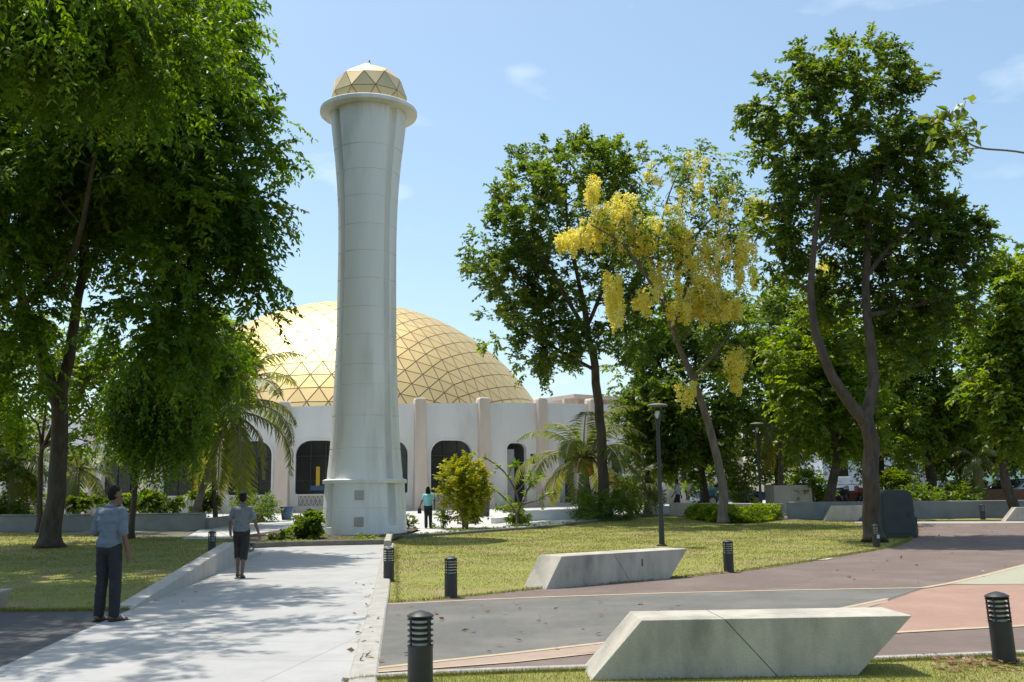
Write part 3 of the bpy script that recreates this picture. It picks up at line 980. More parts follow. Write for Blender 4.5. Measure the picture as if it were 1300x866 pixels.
def shaft_mesh(tab, za, zb, joints, name, groove_from=None, gd=.24):
    """round shaft cut by four upright recesses, with shallow horizontal joints"""
    zs = []
    n = 60
    for i in range(n + 1):
        zs.append((za + (zb - za) * i / n, 0))
    for j in joints:
        zs = [q for q in zs if abs(q[0] - j) > .05]
        zs += [(j - .022, 0), (j - .015, 1), (j + .015, 1), (j + .022, 0)]
    zs.sort()
    ang = []
    def arc(a, b, k, g):
        for i in range(k):
            ang.append((R(a + (b - a) * i / (k - 1)), g))
    for c, hw in ((-90, 41), (0, 34), (90, 41), (180, 34)):
        arc(c - hw, c + hw, 17, 0)
        e, f_ = c + hw + .6, c + hw + 15 - .6
        arc(e, f_, 4, 1)
    V, F = [], []
    na = len(ang)
    for z, jn in zs:
        r_ = interp(tab, z)
        for a, g in ang:
            gg = g if (groove_from is None or z > groove_from) else 0
            q = r_ - (gd * gg) - (.022 if jn and not gg else 0)
            V.append((q * math.cos(a), q * math.sin(a), z))
    for i in range(len(zs) - 1):
        for k in range(na):
            k2 = (k + 1) % na
            F.append((i * na + k, i * na + k2, (i + 1) * na + k2, (i + 1) * na + k))
    F.append(tuple((len(zs) - 1) * na + k for k in range(na)))
    return MB().add(V, F)

tabB = [(mz(p), mr(p, h)) for p, h in prof]
tabS = [(mz(p), mr(p, h)) for p, h in shaft]
tabB[0] = (-.25, tabB[0][1])
zl = mz(609)
o = shaft_mesh(tabB, -.2, zl, [mz(645)], 'base', groove_from=mz(668)).build('base', WHITE, mn, smooth=True)
zt = tabS[-1][0] + .0
zb = mz(603)
o = shaft_mesh(tabS, zl + .0, zt + .05, [mz(p) for p in (571, 530, 492, 467, 430, 395, 360, 326, 293, 258, 226, 196)], 'shaft').build('shaft', WHITE, mn, smooth=True)
rl = tabB[-1][1]
MB().lathe([(rl - .2, zl - .16), (rl + .08, zl - .14), (rl + .09, zl - .02), (rl - .02, zl + .02), (rl - .3, zl + .02)], 72).build('ledge', WHITE, mn, smooth=True)
zr = mz(147)
rr_ = mr(146, 61)
rt = tabS[-1][1]
MB().lathe([(rt - .3, zr - .012), (rr_ - .05, zr - .012), (rr_ - .01, zr), (rr_, zr + .03), (rr_, zr + .14), (rr_ - .03, zr + .17), (rt - .1, zr + .19), (.2, zr + .19)], 72).build('balcony_ring', WHITE, mn, smooth=True)
rd = mr(124, 48.0)
zc = mz(126)
panel_dome([tuple(Vector((v.x, v.y, v.z * .90)) for v in t) for t in geodesic(2)], (0, 0, zc), rd, zr + .10, .028, .012, SEAM, GOLD2, mn, R(54))
MB().lathe([(rd * .80, zr + .15), (rd * .86, zr + .30), (rd * .90, zc - .1)], 40, caps=False).build('drum', SEAM, mn, smooth=True)
zt2 = zc + rd * .9
MB().lathe([(.05, zt2 - .05), (.05, zt2 + .08), (.09, zt2 + .10), (.03, zt2 + .16), (.02, zt2 + .28)], 10).build('finial', BLACK, mn)
for py in (628.5, 661):
    z = mz(py)
    r_ = interp(tabB, z)
    MB().box((.03, -r_ - .0, z), (.33, .06, .33)).build('vent_cover', CONC2, mn, bevel=.012, seg=1)
tag(MB().lathe([(2.35, -.3), (2.35, .05), (2.28, .07), (1.2, .07)], 48, (mn.location.x, YM, gz(34.5)), caps=False).build('plinth_slab', CONC2), 'low round concrete slab under the minaret', 'slab')

# ================================================================== LOW WALLS AND PLANTERS
def low_wall(name, label, pts, wid, h, mat, cat='wall', cop=.0, group=None):
    root = thing(name, label, cat, (pts[0][0], pts[0][1], gz(pts[0][1])), 0, group)
    b = Vector(root.location)
    k = kerb('wall', pts, wid, h, mat)
    k.name = 'body'
    k.parent = root
    k.location = -b
    if cop:
        mb = MB()
        P = [Vector((p[0], p[1], 0)) for p in pts]
        for a, c in zip(P, P[1:]):
            d = c - a
            ang = math.atan2(d.y, d.x)
            mid = (a + c) / 2
            mb.box((mid.x - b.x, mid.y - b.y, gz(mid.y) + h + .03 - b.z), (d.length, wid + .08, .05), ang)
        mb.build('coping', mat, root)
    return root

low_wall('planter_wall', 'long grey painted low wall between left lawn and plaza', [(-34, 42.6), (-24, 42.2), (-17.5, 41.8), (-12.8, 41.4)], .22, .62, PWALL, cop=.06)
low_wall('planter_wall', 'short pale return wall beside the left path end', [(-12.75, 41.5), (-12.4, 44.5), (-11.9, 47)], .22, .45, PWALL)
low_wall('planter_wall', 'white low planter wall under the coconut palm', [(.35, 44.6), (1.6, 45.4), (3.2, 46.2), (4.6, 47.2)], .25, .48, WPLANT)
low_wall('planter_wall', 'white sloped planter edge beside the frangipani', [(-.9, 42.8), (-.2, 44), (.3, 44.6)], .22, .26, WPLANT)
low_wall('planter_wall', 'long grey low wall beyond the utility cabinet at far right', [(12.2, 44.6), (17.5, 43.6), (24, 43.2), (32, 43.2)], .3, .72, PWALL)
low_wall('planter_wall', 'grey low wall behind the lawn left of the forked tree', [(7.6, 48.5), (10.2, 46.8), (12.2, 45.4)], .3, .62, CONC2)
tb = thing('planter_box', 'tall grey concrete planter box behind the low wall', 'planter', (13.9, 50.5, gz(50.5)))
MB().prism([(-.95, -.9, 0), (.95, -.9, 0), (.95, .9, 0), (-.95, .9, 0)], (0, 0, 1.35)).build('body', CONC2, tb, bevel=.03)
MB().box((0, 0, 1.36), (1.75, 1.65, .05)).build('soil', SOIL, tb)
low_wall('planter_wall', 'white low kerb wall behind the walking man in the trees', [(6.6, 50.4), (8.8, 50.6), (13, 50.9)], .25, .40, WPLANT)
low_wall('planter_wall', 'distant brownish parapet wall before the parked cars', [(16.5, 54.5), (24, 54), (34, 53.6)], .25, .95, BRICK)

# ------------------------------------------------------------------ concrete benches
def bench(label, A, B, h, sl, sr, depth, joint, mat, group='slanted concrete benches'):
    """bench with one end leaning in and the other overhanging; A, B = front bottom corners"""
    A, B = Vector((A[0], A[1], 0)), Vector((B[0], B[1], 0))
    ux = (B - A).normalized()
    L = (B - A).length
    ang = math.atan2(ux.y, ux.x)
    root = thing('concrete_bench', label, 'bench', (A.x, A.y, gz(A.y)), ang, group)
    g = .003
    if joint:
        j0, j1 = joint                       # joint on the base and on the top (metres from A)
        polys = [[(0, 0), (j0 - g, 0), (j1 - g, h), (sl, h)], [(j0 + g, 0), (L, 0), (L + sr, h), (j1 + g, h)]]
    else:
        polys = [[(0, 0), (L, 0), (L + sr, h), (sl, h)]]
    for pg in polys:
        MB().prism([(s_, 0, z) for s_, z in pg], (0, depth, 0)).build('segment', mat, root, bevel=.007)
    return root

A, B = G(749.6, 864.5), G(1089, 858)
fl, fr_ = H(817, 789.2, .5), H(1148.4, 778.7, .5)
ux = Vector((B.x - A.x, B.y - A.y, 0)).normalized()
sl = (fl - A).dot(ux)
sr = (fr_ - B).dot(ux)
jt, jb = H(919, 785.5, .5), G(990, 861)
bench('pale concrete bench with slanted ends in the grass at the bottom edge', A, B, .5, sl, sr, .66, ((jb - A).dot(ux), (jt - A).dot(ux)), CONC)
A, B = G(693, 748.5), G(850.5, 735)
ux = Vector((B.x - A.x, B.y - A.y, 0)).normalized()
fl, fr_ = H(724.9, 707.2, .53), H(871.7, 696.6, .53)
bb = bench('pale concrete bench with slanted ends between lawn and brown paving', A, B, .53, (fl - A).dot(ux), (fr_ - B).dot(ux), .62, (1.95, 1.55), CONC)
MB().box((2.25, -.002, .33), (.022, .012, .13)).build('drain_slot', BLACK, bb)
bench('short concrete bench behind the forked tree trunk', G(1046, 661.5), G(1089, 661.5), .62, .35, .55, .7, None, CONC2)
bench('concrete bench at far right before the long low wall', G(1276, 662), G(1326, 662), .55, .45, .4, .7, None, CONC)
bench('concrete bench tip at the far left of the lawn', (-8.65, 14.6), (-7.62, 14.75), .28, .3, .12, .5, None, CONC)
# wedge-shaped wall on the left of the white path
wa, wb, we = G(166, 774.5), G(296, 719.5), G(321, 704.5)
wd = thing('ramp_wall', 'wedge shaped concrete wall rising along the left of the white path', 'wall', (wa.x, wa.y, 0))
d1 = (wb - wa); d1.z = 0
un = d1.normalized()
nn = Vector((-un.y, un.x, 0))
Lw = d1.length
MB().prism([Vector((0, 0, -.05)), un * (Lw + .9) + Vector((0, 0, -.05)), un * (Lw + 1.6) + Vector((0, 0, .30)), un * (Lw + .2) + Vector((0, 0, .55)), un * .05 + Vector((0, 0, .03))], nn * .28).build('body', CONC2, wd, bevel=.012)
MB().prism([un * (Lw + .9) + Vector((0, 0, -.05)), un * (Lw + 4.6) + Vector((0, 0, -.05)), un * (Lw + 4.6) + Vector((0, 0, .10)), un * (Lw + 1.2) + Vector((0, 0, .14))], nn * .24).build('low_end', CONC2, wd, bevel=.01)

# ------------------------------------------------------------------ bollard lights
def make_bollard():
    root = thing('bollard_light', '-', 'bollard')
    MB().lathe([(.115, -.02), (.115, .012), (.102, .018), (.100, .36), (.104, .362), (.104, .375)], 28).build('post', BLACK, root, smooth=True)
    MB().lathe([(.066, .37), (.066, .59)], 20).build('lens', LENS, root, smooth=True)
    for k in range(5):
        z = .398 + k * .043
        MB().lathe([(.068, z + .012), (.104, z), (.106, z + .008), (.070, z + .021)], 28, caps=False).build('louvre', BLACK, root, smooth=True)
    for k in range(4):
        a = R(45 + 90 * k)
        MB().box((.098 * math.cos(a), .098 * math.sin(a), .485), (.014, .012, .23), a).build('bar', BLACK, root)
    MB().lathe([(.106, .592), (.108, .604), (.07, .625), (.012, .642)], 28).build('cap', BLACK, root, smooth=True)
    return root
bol = make_bollard()
spots = [((533.5, 881), 'black louvred bollard at the bottom edge beside the white path kerb', 1.03),
         ((572.5, 759), 'black louvred bollard standing in the sunny lawn corner by the grey lane', 1.0),
         ((493.5, 738), 'black louvred bollard on the kerb between white path and lawn', 1.0),
         ((1276, 841), 'black louvred bollard leaning slightly by the orange paving', 1.0),
         ((925.5, 727), 'black louvred bollard on the lawn edge right of the second bench', 1.0),
         ((1113, 695), 'black bollard with a white sticker before the forked tree', 1.0),
         ((268.5, 705), 'black bollard in the shade behind the wedge wall', 1.05),
         ((511, 673), 'black bollard beside the foot of the minaret', 1.0),
         ((1248, 660), 'small dark bollard before the long low wall at far right', 1.0),
         ((107, 671), 'black bollard under the big left tree before the low wall', 1.0)]
for i, ((px, py), lb, s_) in enumerate(spots):
    o = bol if i == 0 else copy_tree(bol)
    p = G(px, py)
    o.location = p
    o.scale = (s_, s_, s_)
    o['label'] = lb
    o['group'] = 'louvred bollard lights'
    if i == 3: o.rotation_euler = (0, R(-2.5), 0)
    else: o.rotation_euler = (0, 0, R(17 * i % 60))
    if i == 5:
        MB().box((-.02, -.103, .30), (.09, .006, .10)).build('sticker', WSTRAP, o)

# ------------------------------------------------------------------ lamp posts
def make_lamp():
    root = thing('street_lamp', '-', 'lamp')
    MB().lathe([(.16, 0), (.16, .03), (.085, .05), (.075, .9), (.06, 1.0), (.055, 3.55), (.085, 3.57), (.085, 3.72), (.05, 3.74)], 18).build('pole', BLACK, root, smooth=True)
    for k in range(4):
        a = R(20 + 90 * k)
        MB().tube([(.05 * math.cos(a), .05 * math.sin(a), 3.7), (.14 * math.cos(a), .14 * math.sin(a), 3.85), (.30 * math.cos(a), .30 * math.sin(a), 4.12)], .016, 6).build('strut', BLACK, root)
    MB().lathe([(.05, 3.74), (.09, 3.86), (.055, 3.97), (.02, 3.98)], 14).build('lantern', LENS, root, smooth=True)
    MB().lathe([(.08, 4.10), (.315, 4.11), (.32, 4.135), (.27, 4.17), (.10, 4.205), (.02, 4.21)], 28).build('lamp_shade', LAMPG, root, smooth=True)
    return root
l1 = make_lamp()
l1.location = G(840.5, 693)
l1['label'] = 'dark lamp post with flat disc shade on the lawn behind the second bench'
l2 = copy_tree(l1)
l2.location = gx(966, 45.5)
l2.location.z += .12
l2['label'] = 'dark lamp post in shade between the golden tree and forked tree'
for o in (l1, l2): o['group'] = 'dark disc topped lamp posts'

# ------------------------------------------------------------------ utility cabinet
p = G(1143, 683)
cb = thing('utility_cabinet', 'dark grey round topped utility cabinet right of the forked tree', 'cabinet', (p.x, p.y + .35, gz(p.y)), R(-8))
MB().prism([(-.56, -.4, 0), (.56, -.4, 0), (.50, -.4, 1.28), (.44, -.4, 1.42), (.30, -.4, 1.50), (-.30, -.4, 1.50), (-.44, -.4, 1.42), (-.50, -.4, 1.28)], (0, .85, 0)).build('body', CABIN, cb, bevel=.035)
MB().box((.0, -.408, .68), (.84, .022, 1.1)).build('door', CABIN, cb, bevel=.008)
MB().box((.33, -.43, .72), (.035, .03, .16)).build('handle', BLACK, cb)
MB().box((.56, -.05, .35), (.10, .5, .62)).build('side_box', CABIN, cb, bevel=.02)

# blue tub and dark bin near the mosque
bt = thing('blue_tub', 'small blue plastic tub left of the minaret by the window', 'tub', at(364, 651, 47.5))
bt.location.z = gz(47.5) + .06
MB().lathe([(.22, 0), (.26, .30), (.30, .55), (.33, .56), (.33, .62), (.28, .62), (.24, .2), (.1, .18)], 24).build('body', BLUEP, bt, smooth=True)
MB().tube([(.33, 0, .5), (.40, 0, .42), (.33, 0, .34)], .015, 6).build('handle', BLUEP, bt)
db = thing('waste_bin', 'dark waste bin at the mosque wall behind the yellow bush', 'bin', gx(616, 50))
MB().lathe([(.2, 0), (.24, .7), (.25, .72), (.25, .76), (.05, .82)], 20).build('body', CABIN, db, smooth=True)
MB().box((0, -.235, .62), (.2, .03, .1)).build('flap', BLACK, db)

# ================================================================== TREES
T1 = gx(66, 32.0)
def L_(px, py, Y):
    return at(px, py, Y)
tree('rain_tree', 'huge drooping tree with dark forked trunk on the left lawn', 'tree', T1,
     [([T1, L_(70, 640, 32), L_(74, 570, 32), L_(76, 510, 32)], [.37, .29, .265, .25]),
      ([L_(76, 520, 32), L_(50, 440, 31.5), L_(25, 370, 31), L_(5, 310, 30), L_(-30, 220, 29)], [.22, .18, .15, .12, .07]),
      ([L_(76, 515, 32), L_(92, 430, 31.8), L_(104, 350, 31.5), L_(112, 270, 31), L_(140, 160, 30), L_(160, 60, 29)], [.22, .165, .14, .12, .09, .05]),
      ([L_(104, 350, 31.5), L_(150, 290, 30), L_(210, 230, 28), L_(280, 190, 27)], [.13, .10, .08, .04]),
      ([L_(112, 270, 31), L_(170, 200, 31), L_(240, 100, 30), L_(300, 60, 29)], [.12, .09, .07, .03]),
      ([L_(30, 385, 31), L_(75, 345, 29), L_(100, 300, 27), L_(120, 200, 25)], [.11, .09, .08, .04])],
     [lob(70, 10, 150, 120, 29, 4.5), lob(190, 60, 110, 95, 29, 3.4), lob(252, 50, 66, 75, 28, 2.6), lob(150, 190, 150, 90, 28, 4),
      lob(285, 170, 70, 70, 28, 2.6), lob(338, 185, 34, 18, 28, .8), lob(292, 115, 38, 52, 28, 1.4), lob(330, 270, 30, 40, 28, 1.2), lob(290, 255, 62, 60, 28, 2.4), lob(250, 310, 75, 80, 28, 2.6), lob(205, 390, 62, 100, 28, 2.2),
      lob(300, 340, 38, 50, 28, 1.4), lob(235, 420, 42, 70, 28, 1.5), lob(20, 250, 100, 110, 29, 4), lob(15, 400, 55, 110, 29.5, 2.2), lob(-90, 150, 130, 200, 30, 4.5), lob(120, 300, 70, 50, 30, 2.4),
      lob(190, 230, 110, 100, 34, 3.2), lob(60, 150, 120, 100, 34.5, 3.2), (Vector((-13.5, 22, 12.8)), (4.6, 4.2, 1.5)), (Vector((-11.2, 19, 12.2)), (3.4, 3.2, 1.3)), (Vector((-9.6, 18.4, 11.6)), (3.2, 2.6, 1.4)), (Vector((-14.5, 19.5, 12)), (3.5, 3, 1.6)), (Vector((-15, 31.8, 13)), (5, 3.2, 2))],
     1540, (.21, .095), L_RAIN, BARK, dict(ns=7, L=1.0, droop=.42, nl=22, up=.0, scat=.6, outw=.7, tilt=.5), shell=.5, twig=.018)
T0 = Vector((-12.6, 16.5, 0))
tree('shade_tree', 'leafy boughs hanging into the upper left corner above the lawn', 'tree', T0,
     [([T0, T0 + Vector((-.1, .2, 2.6)), T0 + Vector((-.2, .3, 5.2)), T0 + Vector((.2, .2, 8.2))], [.34, .28, .24, .19]),
      ([T0 + Vector((-.1, .3, 6.6)), T0 + Vector((2.0, -1.0, 9.4)), T0 + Vector((5.0, -2.2, 10.6))], [.15, .10, .04]),
      ([T0 + Vector((.2, .2, 8.2)), T0 + Vector((2.2, 1.6, 10.4)), T0 + Vector((4.2, 3.0, 11.0))], [.14, .09, .04])],
     [(T0 + Vector((5.6, -2.2, 10.2)), (2.6, 2.6, .9)), (T0 + Vector((4.2, 2.5, 10.8)), (3.4, 3.2, 1.1)), (T0 + Vector((1.2, -1.5, 10.2)), (2.8, 3, 1.4)), (T0 + Vector((5.2, 2.2, 10.6)), (1.9, 2.2, .9)), (T0 + Vector((4.8, -5.0, 9.8)), (2.6, 2.4, .9)), (T0 + Vector((5.3, -1.5, 11.0)), (2.0, 1.8, .8)), (T0 + Vector((2.5, 1.5, 11.3)), (2.8, 2.6, 1.0)), (T0 + Vector((3.2, 4.2, 11.6)), (2.6, 2.2, 1.0))],
     340, (.15, .065), L_RAIN, BARK, dict(ns=6, L=.85, droop=.55, nl=22, up=.05, scat=.55, outw=.6, tilt=.55), shell=.5, twig=.012)

# middle tree behind the palm
T2 = gx(767, 46)
tree('shade_tree', 'tall dark green tree with slim trunk between dome and golden tree', 'tree', T2,
     [([T2, L_(765, 590, 46), L_(758, 500, 46), L_(748, 430, 46), L_(738, 370, 46)], [.30, .24, .21, .17, .12]),
      ([L_(748, 430, 46), L_(720, 380, 45), L_(690, 330, 44.5), L_(660, 290, 44)], [.13, .10, .07, .04]),
      ([L_(738, 370, 46), L_(722, 300, 46), L_(718, 230, 46)], [.11, .08, .04]),
      ([L_(745, 415, 46), L_(775, 340, 46), L_(785, 260, 47)], [.10, .08, .04]),
      ([L_(755, 470, 46), L_(700, 440, 46), L_(640, 410, 46)], [.09, .07, .03])],
     [lob(720, 225, 62, 48, 46, 2.6), lob(675, 260, 55, 48, 45, 2.4), lob(780, 225, 48, 45, 47, 2.2), lob(645, 320, 48, 45, 45, 2), lob(705, 330, 62, 60, 46, 2.6),
      lob(625, 350, 36, 30, 45, 1.5), lob(650, 400, 50, 48, 45.5, 2), lob(720, 420, 55, 60, 46, 2.2), lob(690, 455, 48, 36, 46, 2), lob(660, 195, 18, 18, 46, .7), lob(640, 250, 28, 22, 45, 1), lob(790, 320, 48, 70, 47, 2.4), lob(727, 182, 16, 14, 46, .6), lob(800, 410, 40, 60, 47, 2)],
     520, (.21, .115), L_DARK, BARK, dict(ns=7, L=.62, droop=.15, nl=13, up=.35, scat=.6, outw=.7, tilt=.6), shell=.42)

# golden shower tree
T3 = gx(918, 41)
g3, C3, O3 = tree('golden_shower_tree', 'leaning tree hung with yellow blossom on the lawn edge', 'tree', T3,
     [([T3, L_(917, 620, 41), L_(908, 575, 41), L_(897, 530, 41), L_(880, 480, 41), L_(862, 440, 41), L_(848, 400, 41)], [.22, .18, .165, .15, .13, .11, .09]),
      ([L_(848, 400, 41), L_(820, 350, 40), L_(790, 310, 39.5), L_(750, 285, 39)], [.08, .06, .045, .025]),
      ([L_(855, 420, 41), L_(872, 360, 41), L_(885, 300, 41), L_(915, 265, 41), L_(935, 220, 41)], [.08, .065, .05, .035, .02]),
      ([L_(880, 480, 41), L_(915, 440, 40.5), L_(940, 400, 40)], [.07, .05, .02]),
      ([L_(850, 400, 41), L_(835, 330, 41), L_(845, 260, 41), L_(865, 210, 41)], [.07, .05, .035, .015])],
     [lob(880, 225, 58, 38, 41, 2), lob(800, 300, 60, 45, 40, 2), lob(870, 310, 60, 50, 41, 2), lob(930, 290, 40, 60, 41, 1.8), lob(890, 400, 60, 40, 41, 1.8), lob(920, 470, 35, 40, 41, 1.4)],
     230, (.20, .10), L_MID, BARKL, dict(ns=4, L=.6, droop=.35, nl=9, up=.2, scat=.6, outw=.7, tilt=.6), shell=.5)
def blossom(parent, spots_, Y0, per):
    rows = []
    for px, py, rx, ry, dn in spots_:
        n = int(per * dn)
        for _ in range(n):
            a, q = rnd.uniform(0, 2 * math.pi), math.sqrt(rnd.random())
            rows.append(at(px + rx * q * math.cos(a), py + ry * q * math.sin(a), Y0 + rnd.uniform(-1.1, 1.1)))
    P = np.array([list(p) for p in rows])
    N = len(P)
    nf = 70
    t = rng.uniform(0, 1, (N, nf, 1))
    LL = rng.uniform(.35, .85, (N, 1, 1))
    rad = (.19 * (1 - .55 * t)) * rng.uniform(.3, 1.1, (N, nf, 1))
    an = rng.uniform(0, 2 * math.pi, (N, nf, 1))
    pos = P[:, None, :] + np.concatenate([rad * np.cos(an), rad * np.sin(an), -t * LL], 2)
    k = N * nf
    d = _nrm(rng.normal(0, 1, (k, 3)) + np.array([0, 0, -.3]))
    V, F = leaf_geo(pos.reshape(-1, 3) - np.array(parent.location), d, rng.normal(0, 1, (k, 3)), rng.uniform(.07, .12, k), rng.uniform(.06, .10, k), .3)
    tint = np.clip(rng.normal(.5, .2, (N, 1)) + rng.normal(0, .15, (N, nf)), 0, 1).ravel()
    np_mesh('blossom', V, F, L_BLOS, parent, tint)
    # seed pods
    j = rng.choice(N, min(110, N), replace=False)
    pp = P[j] + rng.normal(0, .35, (len(j), 3)) + np.array([0, 0, .25])
    V, F = leaf_geo(pp - np.array(parent.location), np.tile([0, 0, -1.0], (len(j), 1)) + rng.normal(0, .06, (len(j), 3)), rng.normal(0, 1, (len(j), 3)), rng.uniform(.4, .65, len(j)), np.full(len(j), .035), 0)
    np_mesh('seed_pods', V, F, L_POD, parent, rng.uniform(0, 1, len(j)))['kind'] = 'stuff'
blossom(g3, [(753, 236, 9, 16, .9), (728, 298, 20, 10, 1.0), (755, 290, 28, 16, 1.5), (790, 255, 20, 14, 1.0), (800, 285, 30, 28, 1.8), (775, 355, 14, 22, 1.0), (782, 385, 9, 26, .9), (815, 375, 10, 14, .7),
              (867, 300, 13, 14, 1.2), (830, 300, 22, 20, 1.0), (865, 330, 20, 14, .8), (895, 355, 24, 24, 2.0), (870, 385, 22, 10, 1.5), (905, 380, 30, 14, 2.4), (930, 382, 12, 10, 1.0), (920, 320, 26, 26, 1.2), (880, 240, 22, 20, .5),
              (945, 300, 18, 30, .9), (960, 265, 16, 22, .7), (935, 460, 16, 24, 1.3), (870, 490, 12, 10, .4), (1048, 336, 14, 12, .8), (915, 250, 20, 25, .5), (840, 215, 20, 16, .3), (845, 350, 26, 22, .9), (850, 275, 26, 20, .8), (775, 270, 30, 22, .9), (715, 300, 8, 6, .4), (900, 300, 24, 20, .8), (885, 200, 24, 16, .4), (950, 345, 14, 20, .6)], 40.3, 21)

# forked tree on the right
T4 = gx(1107, 30.0)
tree('shade_tree', 'tall forked tree with dense green crown beside the utility cabinet', 'tree', T4,
     [([T4, L_(1107, 630, 30), L_(1105, 575, 30), L_(1098, 530, 30)], [.29, .245, .23, .21]),
      ([L_(1098, 535, 30), L_(1078, 508, 30), L_(1055, 475, 30), L_(1038, 435, 30), L_(1031, 390, 30), L_(1033, 320, 30), L_(1040, 240, 30)], [.20, .17, .15, .135, .115, .09, .05]),
      ([L_(1099, 535, 30), L_(1110, 480, 30.3), L_(1102, 420, 30.5), L_(1100, 350, 30.8), L_(1105, 270, 31), L_(1120, 170, 31)], [.20, .16, .14, .12, .10, .05]),
      ([L_(1100, 350, 30.8), L_(1150, 290, 31), L_(1200, 260, 31.5)], [.09, .06, .03]),
      ([L_(1033, 320, 30), L_(1065, 280, 30.5), L_(1080, 200, 31)], [.06, .05, .03]),
      ([L_(1103, 400, 30.5), L_(1150, 390, 31), L_(1200, 380, 31.5)], [.08, .06, .03])],
     [lob(1075, 105, 72, 50, 31, 2), lob(990, 130, 42, 30, 30.5, 1.2), lob(1030, 95, 40, 30, 31, 1.2), lob(1130, 95, 36, 22, 31, .9), lob(1010, 200, 62, 55, 31, 1.8), lob(1095, 200, 85, 65, 31.5, 2.2), lob(1165, 200, 48, 48, 31.5, 1.6),
      lob(1060, 280, 80, 55, 31.5, 2.2), lob(1150, 290, 85, 60, 32, 2.3), lob(1215, 310, 38, 50, 32, 1.3), lob(1110, 370, 75, 50, 32, 2), lob(1185, 380, 60, 45, 32, 1.6), lob(985, 290, 34, 50, 31, 1.2), lob(1020, 380, 50, 40, 32, 1.5), lob(1140, 440, 50, 36, 32, 1.4), lob(1232, 300, 22, 20, 32, .8), lob(1160, 130, 18, 26, 31, .8), lob(960, 150, 14, 14, 30.5, .6)],
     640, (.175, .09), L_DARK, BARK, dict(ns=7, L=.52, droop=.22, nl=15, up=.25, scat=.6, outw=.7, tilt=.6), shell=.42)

# ------------------------------------------------------------------ background trees, each its own
def simple_tree(label, px, pyb, Y, crown, ncl, lm, bark=BARK, lean=0.0, name='shade_tree', leaf=(.26, .13), tr=.2, sp=None, group='trees behind the lawn', topx=None):
    b = gx(px, Y)
    cy = max(c[1] for c in crown)
    cxm = topx or sum(c[0] for c in crown) / len(crown)
    fork = at(px + lean, cy + 10, Y)
    limbs = [([b, b.lerp(fork, .5) + Vector((rnd.uniform(-.15, .15), 0, 0)), fork], [tr, tr * .82, tr * .66])]
    for c in crown[:6]:
        e = at(c[0], c[1], Y + rnd.uniform(-.6, .6))
        mid = fork.lerp(e, .5) + Vector((rnd.uniform(-.3, .3), rnd.uniform(-.3, .3), .3))
        limbs.append(([fork, mid, e], [tr * .5, tr * .34, tr * .12]))
    lobes = [lob(c[0], c[1], c[2], c[3], Y + (c[4] if len(c) > 4 else rnd.uniform(-.8, .8)), c[2] * Y / FPX * .9) for c in crown]
    return tree(name, label, 'tree', b, limbs, lobes, ncl, leaf, lm, bark, sp or dict(ns=6, L=.7, droop=.3, nl=11, up=.2, scat=.6, outw=.7, tilt=.6), group)[0]

simple_tree('dense dark tree standing directly behind the golden tree trunk', 891, 640, 52, [(880, 420, 60, 60), (840, 470, 48, 60), (930, 480, 55, 60), (890, 540, 62, 40), (820, 420, 40, 50), (950, 420, 40, 50), (845, 560, 40, 40), (800, 470, 26, 40), (880, 590, 50, 26)], 430, L_MID, tr=.26)
simple_tree('dark tree filling the gap behind the second lamp post', 985, 640, 57, [(980, 430, 60, 60), (1010, 500, 60, 60), (960, 540, 55, 50), (1020, 380, 50, 50), (1000, 570, 50, 34), (940, 580, 40, 34), (930, 440, 50, 50)], 380, L_MID, tr=.24)
simple_tree('leaning tree with dark trunk left of the forked tree', 1047, 655, 45, [(1070, 480, 55, 50), (1030, 500, 50, 50), (1090, 540, 45, 36), (1040, 560, 40, 25), (1060, 420, 50, 36), (1010, 450, 40, 40)], 320, L_LITE, tr=.25, lean=18)
simple_tree('sunlit yellowish tree right of the utility cabinet', 1180, 640, 53, [(1185, 430, 65, 45), (1150, 480, 55, 45), (1225, 480, 50, 45), (1185, 520, 65, 40), (1130, 530, 40, 30), (1230, 540, 40, 30), (1190, 400, 60, 40), (1160, 560, 50, 26)], 420, L_LITE, tr=.3)
simple_tree('tree with leaning trunk at the right edge of the lawns', 1292, 640, 42, [(1290, 370, 45, 45), (1275, 430, 42, 50), (1320, 430, 50, 70), (1270, 500, 35, 40), (1300, 540, 40, 40), (1250, 470, 30, 40), (1290, 340, 30, 26)], 360, L_LITE, tr=.24, lean=-26)
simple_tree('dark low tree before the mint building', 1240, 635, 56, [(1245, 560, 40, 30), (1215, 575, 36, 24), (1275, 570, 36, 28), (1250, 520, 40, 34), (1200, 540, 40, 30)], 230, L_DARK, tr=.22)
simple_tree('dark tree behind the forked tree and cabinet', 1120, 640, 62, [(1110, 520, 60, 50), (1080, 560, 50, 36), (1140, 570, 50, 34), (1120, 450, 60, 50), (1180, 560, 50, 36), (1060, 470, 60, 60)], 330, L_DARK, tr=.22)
simple_tree('dark tree at the mosque wall behind the first lamp post', 822, 640, 50, [(815, 520, 32, 36), (826, 560, 30, 36), (850, 520, 36, 40), (858, 572, 26, 22)], 170, L_MID, tr=.16)
